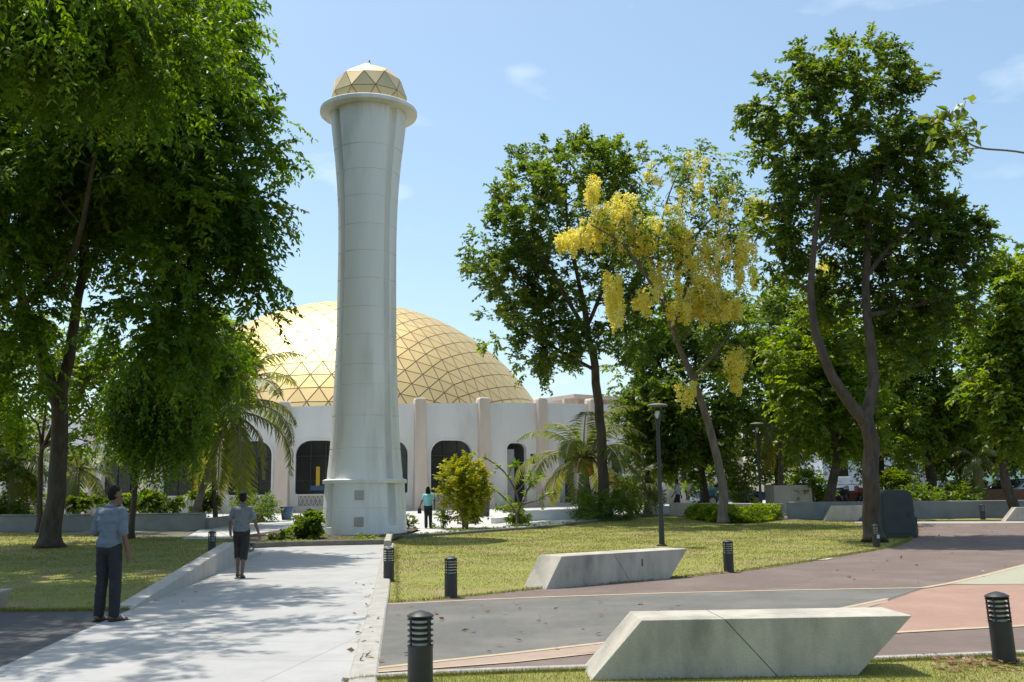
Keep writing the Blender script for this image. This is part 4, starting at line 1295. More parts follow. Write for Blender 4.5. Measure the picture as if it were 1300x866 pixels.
# left background
simple_tree('slender tree with pale sunlit leaves behind the big left trunk', 52, 660, 41, [(60, 450, 60, 55), (120, 480, 45, 50), (20, 520, 45, 50), (110, 560, 36, 30), (150, 430, 36, 40), (140, 500, 34, 40)], 170, L_LITE, tr=.13, sp=dict(ns=5, L=.7, droop=.35, nl=9, up=.2, scat=.6, outw=.7, tilt=.6), group='trees behind the left lawn')
simple_tree('dense dark hanging tree before the left mosque windows', 168, 655, 36, [(200, 500, 46, 46), (185, 545, 36, 34), (222, 545, 36, 42), (240, 490, 34, 40), (270, 460, 32, 40), (165, 520, 26, 40), (215, 450, 50, 50)], 330, L_RAIN, tr=.12, leaf=(.16, .07), sp=dict(ns=7, L=.8, droop=.9, nl=20, up=0, scat=.5, outw=.5, tilt=.5), group='trees behind the left lawn')
simple_tree('pale leafed tree between the big tree and the dome', 275, 655, 44, [(285, 440, 34, 26), (295, 470, 28, 30), (265, 420, 30, 30)], 80, L_LITE, tr=.1, group='trees behind the left lawn')
simple_tree('bushy tree at the far left edge behind the lawn', -20, 660, 46, [(-10, 560, 55, 50), (-40, 480, 60, 70), (20, 600, 34, 26)], 170, L_MID, tr=.2, group='trees behind the left lawn')

# ------------------------------------------------------------------ palms
def palm(label, base, top, rad, nfr, L, lm=L_PALM, coco=0, name='coconut_palm', el=(75, -25), group='coconut palms', seed=1):
    rg = random.Random(seed)
    root = thing(name, label, 'palm', base, 0, group)
    b0 = Vector(base)
    top = Vector(top)
    mid = b0.lerp(top, .5) + Vector((rg.uniform(-.1, .1), 0, 0))
    P, rr = smooth_path([b0 - b0, mid - b0, top - b0], [rad * 1.25, rad, rad * .8], 10)
    mb = MB()
    mb.tube(P, [r_ * (1 + .07 * (i % 2)) for i, r_ in enumerate(rr)], 12)
    mb.build('trunk', PALMB, root, smooth='all')
    pos, dr, nr, ln, wd, ti = [], [], [], [], [], []
    rach = MB()
    T = top - b0
    for k in range(nfr):
        az = k * 2.39996 + rg.uniform(-.25, .25)
        q = (k + .5) / nfr
        e = R(el[0] + (el[1] - el[0]) * q + rg.uniform(-8, 8))
        LL = L * rg.uniform(.85, 1.1)
        p = T.copy()
        n = 22
        tn = rg.uniform(0, .45) + (.35 if q > .75 else 0)
        pts = [p.copy()]
        for i in range(n):
            s_ = (i + .5) / n
            ee = e - R(95 + 25 * q) * s_ ** 1.5
            ee = max(ee, R(-88))
            d = Vector((math.cos(az) * math.cos(ee), math.sin(az) * math.cos(ee), math.sin(ee)))
            p = p + d * LL / n
            pts.append(p.copy())
            side = d.cross(Vector((0, 0, 1)))
            if side.length < .05: side = Vector((-math.sin(az), math.cos(az), 0))
            side.normalize()
            up = side.cross(d)
            ll = LL * .23 * math.sin(math.pi * min(1, .12 + .86 * s_)) ** .7 + .05
            for sgn in (-1, 1):
                for h in range(2):
                    pp = p - d * (h * .5 * LL / n)
                    dd = side * sgn * .85 + d * .55 + up * .18 + Vector((0, 0, -.35)) + Vector((rg.uniform(-.1, .1), rg.uniform(-.1, .1), rg.uniform(-.12, .1)))
                    pos.append(pp); dr.append(dd); nr.append(up + Vector((rg.uniform(-.3, .3), rg.uniform(-.3, .3), 0))); ln.append(ll * rg.uniform(.85, 1.1)); wd.append(.055 * L / 2.6)
                    ti.append(min(1, max(0, tn + rg.uniform(-.1, .2))))
        rach.tube(pts, [.03 * (1 - .8 * i / n) * L / 2.6 + .004 for i in range(n + 1)], 5, caps=False)
    A_ = lambda x: np.array([list(q) for q in x])
    V, F = leaf_geo(A_(pos), A_(dr), A_(nr), np.array(ln), np.array(wd), .32)
    np_mesh('fronds', V, F, lm, root, np.array(ti))
    rach.build('midribs', MATS['palm_bark'] if not coco else LINE, root, fix=False, smooth='all')
    for k in range(coco):
        a, q = rg.uniform(0, 6.28), rg.uniform(.25, .55)
        c = T + Vector((q * math.cos(a), q * math.sin(a), rg.uniform(-.75, .15)))
        MB().lathe([(.02, -.16), (.10, -.12), (.14, -.02), (.13, .08), (.08, .14), (.02, .16)], 10, c).build('coconut', COCO, root, smooth='all')
    return root

palm('coconut palm with orange coconuts before the mosque wall', gx(752, 48.2), at(741, 584, 48), .17, 18, 4.2, coco=18, el=(86, -14), seed=3)
palm('coconut palm with drooping fronds at the left of the mosque', gx(243, 43), at(287, 522, 43), .14, 28, 4.3, el=(72, -40), seed=5)
palm('short palm behind the big left trunk', gx(98, 46), at(100, 596, 46), .13, 14, 2.6, el=(70, -20), seed=8, group='small palms')
palm('yellowing palm at the far left edge', gx(14, 45), at(16, 590, 45), .12, 14, 2.4, el=(60, -30), seed=9, group='small palms')
palm('low palm in shade behind the first lamp post', gx(800, 48.5), at(800, 622, 48.5), .12, 12, 2.4, el=(70, -10), seed=13, group='small palms')
palm('dark palm behind the second lamp post', gx(990, 52), at(992, 545, 52), .13, 15, 2.8, el=(60, -35), seed=17)
palm('small palm before the mint building at far right', gx(1237, 50.5), at(1240, 585, 50.5), .2, 16, 1.8, el=(75, -35), seed=19, group='small palms')

# ------------------------------------------------------------------ shrubs and small plants
def plant(name, label, base, h, r_, ncl, leaf, lm, cat='plant', group=None, spray=None, lift=.5, stems=4, bark=BARKL):
    b = Vector(base)
    limbs = []
    for k in range(stems):
        a = 2 * math.pi * k / stems + rnd.uniform(-.4, .4)
        e = b + Vector((math.cos(a) * r_ * .5, math.sin(a) * r_ * .5, h * rnd.uniform(.65, .9)))
        limbs.append(([b + Vector((math.cos(a) * .04, math.sin(a) * .04, -.03)), b.lerp(e, .5) + Vector((0, 0, h * .06)), e], [.025 * h, .018 * h, .008 * h]))
    lobes = [(b + Vector((0, 0, h * (lift + .02))), (r_, r_, h * (1 - lift)))]
    root, _, _ = tree(name, label, cat, b, limbs, lobes, ncl, leaf, lm, bark, spray or dict(ns=5, L=r_ * .45, droop=.2, nl=9, up=.3, scat=.6, outw=.7, tilt=.6), group, twig=.008)
    for ch in root.children:
        if ch.name.startswith('trunk'): ch.name = 'stem'
        else: ch.name = 'foliage'
    return root

p = at(590, 668, 39.2); p.z = gz(39.2)
plant('yellow_bush', 'yellow green rounded bush in front of the third mosque window', p, 2.72, .98, 150, (.13, .075), L_YELB, 'bush', lift=.56, stems=7, spray=dict(ns=6, L=.36, droop=.15, nl=12, up=.5, scat=.55, outw=.7, tilt=.6))
p = at(628, 664, 40.5); p.z = gz(40.5)
plant('shrub', 'pale green shrub behind the yellow bush', p + Vector((.85, .6, 0)), 1.0, .5, 34, (.12, .06), L_LITE, 'bush')

# frangipani: thick bare limbs ending in leaf rosettes
fp = at(656, 671, 39.6); fp.z = gz(39.6)
fr = thing('frangipani', 'frangipani with bare crooked limbs left of the coconut palm', 'plant', fp)
mb = MB()
tips = []
for pts, r0 in ([[(656, 671), (657, 652), (662, 640), (668, 625), (675, 612)], .05], [[(657, 655), (648, 640), (640, 632), (628, 622), (614, 617)], .04], [[(660, 645), (655, 625), (645, 605), (632, 592), (616, 581)], .045],
                [[(662, 640), (680, 636), (695, 628), (706, 626)], .035], [[(658, 650), (640, 648), (630, 645)], .03], [[(645, 605), (650, 592), (655, 588)], .025], [[(668, 625), (680, 610), (686, 604)], .03], [[(655, 625), (668, 612), (674, 600)], .03]):
    Y_ = 39.6
    P = [at(x, y, Y_ + (i * .12 if rnd.random() < .5 else -i * .12)) - fp for i, (x, y) in enumerate(pts)]
    P, rr = smooth_path(P, [r0 * (1 - .12 * i) for i in range(len(P))], 4)
    mb.tube(P, rr, 8)
    tips += [(P[-1], (P[-1] - P[-3]).normalized())]
    for q in (len(P) // 2, 3 * len(P) // 4):
        tips.append((P[q], Vector((rnd.uniform(-.3, .3), rnd.uniform(-.3, .3), 1)).normalized()))
mb.build('stem', BARKL, fr, smooth='all')
pos, dr, nr, ln, wd = [], [], [], [], []
for c, ax in tips:
    for k in range(12):
        a = 2.4 * k
        o1 = ax.orthogonal().normalized()
        o2 = ax.cross(o1)
        d = (o1 * math.cos(a) + o2 * math.sin(a)) * .8 + ax * rnd.uniform(.1, .8)
        pos.append(c + ax * rnd.uniform(-.14, .04)); dr.append(d); nr.append(ax + Vector((rnd.uniform(-.3, .3),) * 3)); ln.append(rnd.uniform(.18, .30)); wd.append(rnd.uniform(.06, .09))
A_ = lambda x: np.array([list(q) for q in x])
V, F = leaf_geo(A_(pos), A_(dr), A_(nr), np.array(ln), np.array(wd), .2)
np_mesh('foliage', V, F, L_LITE, fr, rng.uniform(.1, .9, len(pos)))

def plant_px(name, label, px, pyb, Y, hpx, wpx, ncl, leaf, lm, **k):
    p = at(px, pyb, Y)
    p.z = gz(Y)
    s_ = Y / FPX
    return plant(name, label, p, hpx * s_, wpx * s_ / 2, ncl, leaf, lm, **k)
plant_px('broadleaf_plant', 'dark glossy leafed plant in the bed left of the minaret foot', 396, 690, 33.4, 36, 34, 26, (.22, .13), L_MID, lift=.4)
plant_px('shrub', 'spindly pale plant in the bed before the blue tub', 377, 682, 34.8, 32, 26, 14, (.11, .05), L_LITE, lift=.55)
plant_px('shrub', 'low leafy plant at the left end of the bed', 356, 688, 33.0, 14, 26, 12, (.14, .07), L_MID, lift=.3)
plant_px('shrub', 'tiny plant against the front of the minaret slab', 465, 690, 33.0, 9, 22, 8, (.09, .05), L_LITE, lift=.3)
plant_px('shrub', 'small green plant behind the bollard at the minaret', 520, 672, 38.6, 20, 18, 14, (.11, .05), L_MID, lift=.4)
plant_px('shrub', 'small pale plant between the cyan shirt and yellow bush', 562, 671, 39.5, 28, 24, 18, (.10, .05), L_LITE, lift=.4)
plant_px('shrub', 'dark small plant right of the yellow bush stem', 600, 664, 43, 18, 16, 12, (.13, .06), L_DARK, lift=.4)
plant_px('bush', 'dark rounded bush at the foot of the tall middle tree', 768, 662, 45, 32, 70, 110, (.13, .06), L_DARK, cat='bush', lift=.35, stems=6)
plant_px('shrub', 'pale upright shrub right of the middle tree foot', 800, 662, 46, 50, 36, 40, (.13, .06), L_LITE, lift=.4)
plant_px('shrub', 'pale shrub left of the middle tree foot', 737, 655, 47.5, 40, 26, 24, (.14, .07), L_LITE, lift=.5)
plant_px('bush', 'green hedge like bush at the left mosque pilaster', 322, 662, 47, 34, 54, 100, (.13, .06), L_MID, cat='bush', lift=.4, stems=6)
for px, lb in ((148, 'papaya like seedling left of the standing man'), (184, 'papaya like seedling right of the standing man'), (214, 'papaya like seedling midway along the low wall'), (254, 'papaya like seedling at the right end of the low wall'), (105, 'papaya like seedling beside the big left trunk')):
    plant_px('seedling', lb, px, 662, 44.5, 38, 34, 16, (.26, .12), L_MID, cat='plant', lift=.75, stems=2, group='young plants behind the low wall')
plant_px('bush', 'yellow green bush behind the low wall left of the forked tree', 1035, 645, 50, 52, 44, 90, (.16, .08), L_LITE, cat='bush', lift=.4)
plant_px('bush', 'bright yellow green bush right of the forked trunk', 1140, 625, 56, 46, 40, 90, (.18, .09), L_LITE, cat='bush', lift=.4)
plant_px('bush', 'dark bush behind the leaning trunk at the long wall', 1165, 640, 49, 30, 60, 80, (.16, .08), L_DARK, cat='bush', lift=.4)
plant_px('bush', 'dark bush beyond the long wall at far right', 1215, 640, 50, 26, 60, 80, (.16, .08), L_DARK, cat='bush', lift=.4)
plant_px('bush', 'yellowish bush at the far left edge behind the wall', 30, 655, 47, 44, 60, 90, (.15, .07), L_LITE, cat='bush', lift=.4)
plant_px('bush', 'green bush at the left picture edge before the plaza', 2, 660, 45, 30, 60, 80, (.14, .07), L_MID, cat='bush', lift=.4)
plant_px('shrub', 'yellow green shrub behind the walking man in the trees', 942, 645, 52, 60, 34, 60, (.15, .07), L_LITE, cat='bush', lift=.4)
plant_px('shrub', 'thin shrub left of the golden tree trunk', 830, 650, 51, 40, 26, 40, (.14, .06), L_MID, cat='bush', lift=.4)

def ground_cover(name, poly, n, h, leaf, lm):
    xs, ys = [p[0] for p in poly], [p[1] for p in poly]
    P = np.stack([rng.uniform(min(xs), max(xs), n), rng.uniform(min(ys), max(ys), n)], 1)
    P = P[inside(poly, P)]
    k = len(P)
    hh = h * (.55 + .45 * np.sin(P[:, 0] * 2.3 + 1.3 * np.sin(P[:, 1] * 3.1)))
    pos = np.column_stack([P, 0.0225 * (np.clip(P[:, 1], 28, 62) - 28) + .03 + rng.uniform(0, 1, k) ** .7 * hh])
    d = _nrm(np.column_stack([rng.normal(0, .8, (k, 2)), rng.uniform(-.1, .9, k)]))
    nr = _nrm(rng.normal(0, .6, (k, 3)) + np.array([0, 0, 1]))
    V, F = leaf_geo(pos, d, nr, leaf * rng.uniform(.7, 1.3, k), leaf * .5 * rng.uniform(.7, 1.3, k), .2)
    return tag(np_mesh(name, V, F, lm, None, np.clip(rng.normal(.45, .25, k), 0, 1)), kind='stuff')
ground_cover('ground_cover', [(p.x, p.y + .15) for p in fe] + [(p.x + .1, p.y + 1.1) for p in fe[::-1]], 26000, .16, .09, L_MID)
ground_cover('ground_cover', [(p.x, p.y + .25) for p in bf] + [(-4.2, 34.2), (-8.4, 34.2)], 2500, .10, .09, L_LITE)
mA = [gx(868, 45.5), gx(905, 41.5), gx(945, 40.5), gx(985, 42.5), gx(992, 45), gx(930, 46)]
ground_cover('ground_cover', [(p.x, p.y) for p in mA], 36000, .62, .12, L_LITE)
ground_cover('ground_cover', [(-33, 43), (-13.2, 41.9), (-13.2, 43.4), (-33, 44.4)], 22000, .55, .13, L_MID)

# fallen leaves on the paving and grass
def litter(n, regions, name='fallen_leaves'):
    pos = []
    for _ in range(n):
        x0, x1, y0, y1 = regions[rnd.randrange(len(regions))]
        p = G(rnd.uniform(x0, x1), rnd.uniform(y0, y1), .02)
        pos.append(p)
    k = len(pos)
    d = np.column_stack([rng.normal(0, 1, (k, 2)), rng.normal(0, .15, k)])
    V, F = leaf_geo(A_(pos), d, rng.normal(0, .3, (k, 3)) + np.array([0, 0, 1]), rng.uniform(.06, .12, k), rng.uniform(.03, .06, k), -.1)
    tag(np_mesh(name, V, F, L_DRY, None, rng.uniform(0, 1, k)), kind='stuff')
litter(420, [(1190, 1300, 836, 850), (1180, 1300, 833, 842), (500, 900, 760, 830), (500, 1000, 690, 730), (880, 1160, 660, 715), (1000, 1290, 690, 740), (450, 480, 740, 840), (100, 300, 690, 770), (1130, 1300, 665, 690)])

# near twig reaching in from a tree outside the right edge
TB = Vector((7.4, 9.2, 0))
tw = thing('branch_tree', 'leafy bare twig reaching in from the right edge against the sky', 'tree', TB)
mb = MB()
P, rr = smooth_path([Vector((0, 0, 0)), Vector((.1, .1, 2)), Vector((-.1, .0, 3.6)), Vector((-.5, -.1, 4.6))], [.16, .13, .11, .07], 6)
mb.tube(P, rr, 10)
tw_pts = [Vector((-.1, 0, 3.6)), at(1380, 215, 9.1) - TB, at(1300, 194, 9.1) - TB, at(1245, 188, 9.1) - TB, at(1225, 177, 9.1) - TB, at(1208, 155, 9.1) - TB, at(1205, 140, 9.1) - TB]
P, rr = smooth_path(tw_pts, [.05, .018, .010, .009, .008, .006, .004], 6)
mb.tube(P, rr, 6)
subs = [[(1245, 188), (1225, 190), (1205, 200)], [(1225, 177), (1205, 172), (1180, 172)], [(1208, 155), (1195, 150), (1175, 150)], [(1208, 155), (1220, 145), (1226, 128)], [(1215, 168), (1235, 160), (1240, 172)]]
tws = []
for s_ in subs:
    q, r2 = smooth_path([at(x, y, 9.1 + rnd.uniform(-.1, .1)) - TB for x, y in s_], [.006, .005, .003], 4)
    mb.tube(q, r2, 5)
    tws += q[2:]
tws += P[-14:]
mb.build('trunk', BARKL, tw, smooth='all')
pos, dr, nr, ln, wd = [], [], [], [], []
for c in tws:
    for k in range(2):
        pos.append(c + Vector((rnd.gauss(0, .03), rnd.gauss(0, .05), rnd.gauss(0, .03))))
        dr.append(Vector((rnd.gauss(-.2, .7), rnd.gauss(0, .7), rnd.gauss(-.1, .6))))
        nr.append(Vector((rnd.gauss(0, .5), rnd.gauss(-.5, .5), 1)))
        ln.append(rnd.uniform(.09, .15)); wd.append(rnd.uniform(.055, .085))
for _ in range(500):                    # the rest of that tree's small crown, outside the picture
    pos.append(Vector((rnd.gauss(.6, .5), rnd.gauss(.3, .7), rnd.gauss(5.0, .6))))
    dr.append(Vector((rnd.gauss(0, 1), rnd.gauss(0, 1), rnd.gauss(-.2, .5)))); nr.append(Vector((rnd.gauss(0, .5), rnd.gauss(0, .5), 1))); ln.append(rnd.uniform(.08, .13)); wd.append(rnd.uniform(.045, .075))
V, F = leaf_geo(A_(pos), A_(dr), A_(nr), np.array(ln), np.array(wd), .15)
np_mesh('crown', V, F, L_BRAN, tw, rng.uniform(0, 1, len(pos)))

# far wood that closes the view on the right and far left
def far_wood(name, xs, Y0, Y1, h, n, lm):
    P = np.stack([rng.uniform(xs[0], xs[1], n), rng.uniform(Y0, Y1, n)], 1)
    top = h * (.7 + .3 * np.sin(P[:, 0] * .35 + np.sin(P[:, 0] * .9)))
    pos = np.column_stack([P, .7 + rng.uniform(.05, 1, n) ** .8 * top])
    V, F = leaf_geo(pos, rng.normal(0, 1, (n, 3)), rng.normal(0, .6, (n, 3)) + np.array([0, 0, 1]), rng.uniform(.35, .7, n), rng.uniform(.2, .4, n), .2)
    return tag(np_mesh(name, V, F, lm, None, np.clip(rng.normal(.4, .25, n), 0, 1)), kind='stuff')
far_wood('far_woods', (24, 75), 82, 94, 9.5, 42000, L_DARK)
far_wood('far_woods', (-80, -48), 62, 80, 9, 26000, L_DARK)

# ================================================================== FAR BUILDINGS, CARS, MOTORCYCLES
def house(label, x, Y, wx, wy, h, mat, nwin, rz=0):
    z = gz(Y)
    r_ = thing('house', label, 'house', (x, Y, z), rz)
    MB().box((0, 0, h / 2), (wx, wy, h)).build('wall', mat, r_)
    MB().box((0, 0, h + .12), (wx + .5, wy + .5, .24)).build('roof', WALLW, r_)
    for k in range(nwin):
        u = -wx / 2 + wx * (k + .5) / nwin
        wo = MB().box((u, -wy / 2 - .01, h * .58), (1.1, .06, 1.3)).build('window', GLASS, r_)
        MB().box((u, -wy / 2 - .06, h * .58 - .7), (1.3, .16, .08)).build('sill', WALLW, wo)
    MB().box((wx * .42, -wy / 2 - .012, 1.05), (.95, .06, 2.1)).build('door', GREYT, r_)
    return r_
house('mint green house behind the trees at far right', at(1290, 600, 72).x, 74, 6.5, 6, 4.6, MINT, 2)
house('pale blue house behind the forked tree', at(1105, 600, 72).x, 74, 7.5, 6, 4.2, BLUEW, 3)
house('white long house behind the yellow green bush', at(1190, 600, 78).x, 80, 8, 6, 3.6, WALLW, 3)

def car(label, x, Y, rz, mat):
    r_ = thing('parked_car', label, 'car', (x, Y, gz(Y) + .03), rz, 'cars parked beyond the far wall')
    side = [(-2.1, .32), (2.05, .32), (2.15, .55), (2.05, .78), (1.15, .92), (.55, 1.36), (-.95, 1.42), (-1.75, 1.02), (-2.15, .95), (-2.2, .55)]
    V = []
    for sgn in (-1, 1):
        for u, z in side:
            V.append((u, sgn * (.84 - (.16 if z > 1.1 else 0)), z))
    n = len(side)
    F = [tuple(range(n)), tuple(range(2 * n - 1, n - 1, -1))] + [(i, i + n, (i + 1) % n + n, (i + 1) % n) for i in range(n)]
    MB().add(V, F).build('body', mat, r_, bevel=.06, smooth=True)
    for sgn in (-1, 1):
        MB().prism([(1.0, sgn * .80, .95), (.50, sgn * .70, 1.30), (-.9, sgn * .70, 1.35), (-1.55, sgn * .80, 1.02)], (0, sgn * .035, 0)).build('window', GLASS, r_)
    MB().prism([(1.12, -.62, .97), (.60, -.56, 1.32), (.60, .56, 1.32), (1.12, .62, .97)], (.04, 0, .02)).build('windscreen', GLASS, r_)
    for u in (-1.35, 1.32):
        for sgn in (-1, 1):
            w_ = MB()
            w_.tube([(u, sgn * .68, .32), (u, sgn * .88, .32)], .32, 18)
            wo = w_.build('wheel', TYRE, r_, smooth=True)
            MB().tube([(u, sgn * .86, .32), (u, sgn * .895, .32)], .19, 12).build('rim', STEEL, wo)
    for sgn in (-1, 1):
        MB().box((2.08, sgn * .6, .70), (.10, .34, .12)).build('headlight', LENS, r_, bevel=.02)
        MB().box((-2.17, sgn * .62, .78), (.06, .3, .14)).build('tail_light', REDP, r_)
    return r_
car('dark saloon car beyond the wall at the far right', at(1279, 620, 57.5).x, 57.5, R(168), CARD)
car('white car at the right picture edge beyond the wall', at(1312, 620, 55.8).x, 55.8, R(175), CARW)
car('blue car in shade behind the golden tree', at(925, 625, 59).x, 59, R(10), CARB)
car('dark car behind the dark bush at far right', at(1222, 622, 60).x, 60, R(172), CARD)

def motorbike(label, x, Y, rz, mat):
    r_ = thing('motorcycle', label, 'motorcycle', (x, Y, gz(Y) + .03), rz, 'motorcycles parked beyond the far wall')
    for u in (-.62, .62):
        c = [(u + .27 * math.cos(a), 0, .30 + .27 * math.sin(a)) for a in [2 * math.pi * k / 18 for k in range(19)]]
        wo = MB().tube(c, .05, 8, caps=False).build('wheel', TYRE, r_, smooth='all')
        MB().tube([(u, -.05, .30), (u, .05, .30)], .10, 12).build('hub', STEEL, wo)
    MB().prism([(-.75, -.12, .55), (-.35, -.14, .38), (.15, -.14, .32), (.38, -.12, .45), (.52, -.10, .85), (.38, -.10, .92), (.1, -.13, .58), (-.3, -.13, .68), (-.85, -.10, .74)], (0, .25, 0)).build('body', mat, r_, bevel=.03)
    MB().prism([(-.85, -.12, .74), (.05, -.13, .70), (.02, -.12, .78), (-.8, -.11, .83)], (0, .24, 0)).build('seat', BLACK, r_, bevel=.02)
    MB().tube([(.62, .07, .30), (.45, .07, .90)], .025, 6).tube([(.62, -.07, .30), (.45, -.07, .90)], .025, 6).build('fork', STEEL, r_)
    MB().tube([(.30, -.36, 1.0), (.42, -.2, 1.02), (.44, 0, .98), (.42, .2, 1.02), (.30, .36, 1.0)], .017, 6).build('handlebar', STEEL, r_)
    MB().lathe([(.02, -.05), (.08, -.03), (.085, .05)], 12, (.52, 0, .90)).build('headlight', LENS, r_, smooth=True)
    for s_ in (-1, 1):
        MB().tube([(.40, s_ * .25, 1.02), (.38, s_ * .3, 1.16)], .008, 5).lathe([(.01, -.03), (.05, 0), (.01, .03)], 10, (.38, s_ * .31, 1.19)).build('mirror', STEEL, r_)
    return r_
for px, Y, rz, mt, lb in ((1075, 52.5, 70, BLACK, 'black motorcycle just left of the forked trunk beyond the wall'), (1090, 53, 80, REDP, 'red motorcycle against the forked trunk beyond the wall'), (1197, 54.0, 75, STEEL, 'grey motorcycle near the dark bush beyond the wall'), (1062, 54, 100, CARB, 'blue motorcycle left of the black one beyond the wall')):
    o = motorbike(lb, at(px, 625, Y).x, Y, R(rz), mt)
    o.location.z += .28

# ================================================================== PEOPLE
def ball_mesh(balls, voxel, name, mat, parent, it=6, wr=0.0):
    """union of ellipsoids fused into one skin"""
    V, F = [], []
    nu, nv_ = 12, 8
    for c, r_ in balls:
        r3 = (r_, r_, r_) if not hasattr(r_, '__len__') else r_
        n0 = len(V)
        V.append((c[0], c[1], c[2] + r3[2]))
        for i in range(1, nv_):
            ph = math.pi * i / nv_
            for k in range(nu):
                a = 2 * math.pi * k / nu
                V.append((c[0] + r3[0] * math.sin(ph) * math.cos(a), c[1] + r3[1] * math.sin(ph) * math.sin(a), c[2] + r3[2] * math.cos(ph)))
        V.append((c[0], c[1], c[2] - r3[2]))
        for k in range(nu):
            F.append((n0, n0 + 1 + k, n0 + 1 + (k + 1) % nu))
            F.append((len(V) - 1, n0 + 1 + (nv_ - 2) * nu + (k + 1) % nu, n0 + 1 + (nv_ - 2) * nu + k))
        for i in range(nv_ - 2):
            for k in range(nu):
                a, b = n0 + 1 + i * nu, n0 + 1 + (i + 1) * nu
                F.append((a + k, b + k, b + (k + 1) % nu, a + (k + 1) % nu))
    me = bpy.data.meshes.new(name)
    me.from_pydata(V, [], F)
    o = bpy.data.objects.new('tmp', me)
    COL.objects.link(o)
    md = o.modifiers.new('r', 'REMESH')
    md.mode = 'VOXEL'
    md.voxel_size = voxel
    s_ = o.modifiers.new('s', 'SMOOTH')
    s_.iterations = it
    s_.factor = .5
    dg = bpy.context.evaluated_depsgraph_get()
    m2 = bpy.data.meshes.new_from_object(o.evaluated_get(dg))
    bpy.data.objects.remove(o)
    bpy.data.meshes.remove(me)
    if wr:                                   # folds in the cloth
        for v in m2.vertices:
            p = v.co
            f = mnoise.noise(Vector((p.x * 9, p.y * 9, p.z * 5 + p.x * 7))) + .6 * mnoise.noise(Vector((p.x * 6 + 5, p.y * 6, p.z * 26)))
            v.co = p + v.normal * (f * wr)
    m2.polygons.foreach_set('use_smooth', [True] * len(m2.polygons))
    m2.name = name
    m2.materials.clear()
    return link(name, m2, mat, parent)

def chain(a, b, ra, rb, n=9):
    a, b = Vector(a), Vector(b)
    out_ = []
    for i in range(n + 1):
        t = i / n
        if hasattr(ra, '__len__'):
            r_ = tuple(x * (1 - t) + y * t for x, y in zip(ra, rb))
        else:
            r_ = ra * (1 - t) + rb * t
        out_.append((a.lerp(b, t), r_))
    return out_

def hand(w_, d, side, sgn):
    """palm, four unequal curled fingers, thumb from the side"""
    w_, d, side = Vector(w_), Vector(d).normalized(), Vector(side).normalized()
    nrm = d.cross(side).normalized() * sgn
    B = chain(w_, w_ + d * .085, .026, .030, 5)
    for k, L in enumerate((.062, .074, .070, .052)):
        b = w_ + d * .085 + side * (-.030 + .020 * k)
        m1 = b + d * L * .5 + nrm * .006
        B += chain(b, m1, .0095, .009, 5) + chain(m1, m1 + d * L * .42 + nrm * L * .35, .009, .0075, 5)
    tb = w_ + d * .025 - side * .026
    B += chain(tb, tb + d * .035 - side * .024, .012, .010, 4) + chain(tb + d * .035 - side * .024, tb + d * .065 - side * .026 + nrm * .012, .010, .008, 4)
    return B

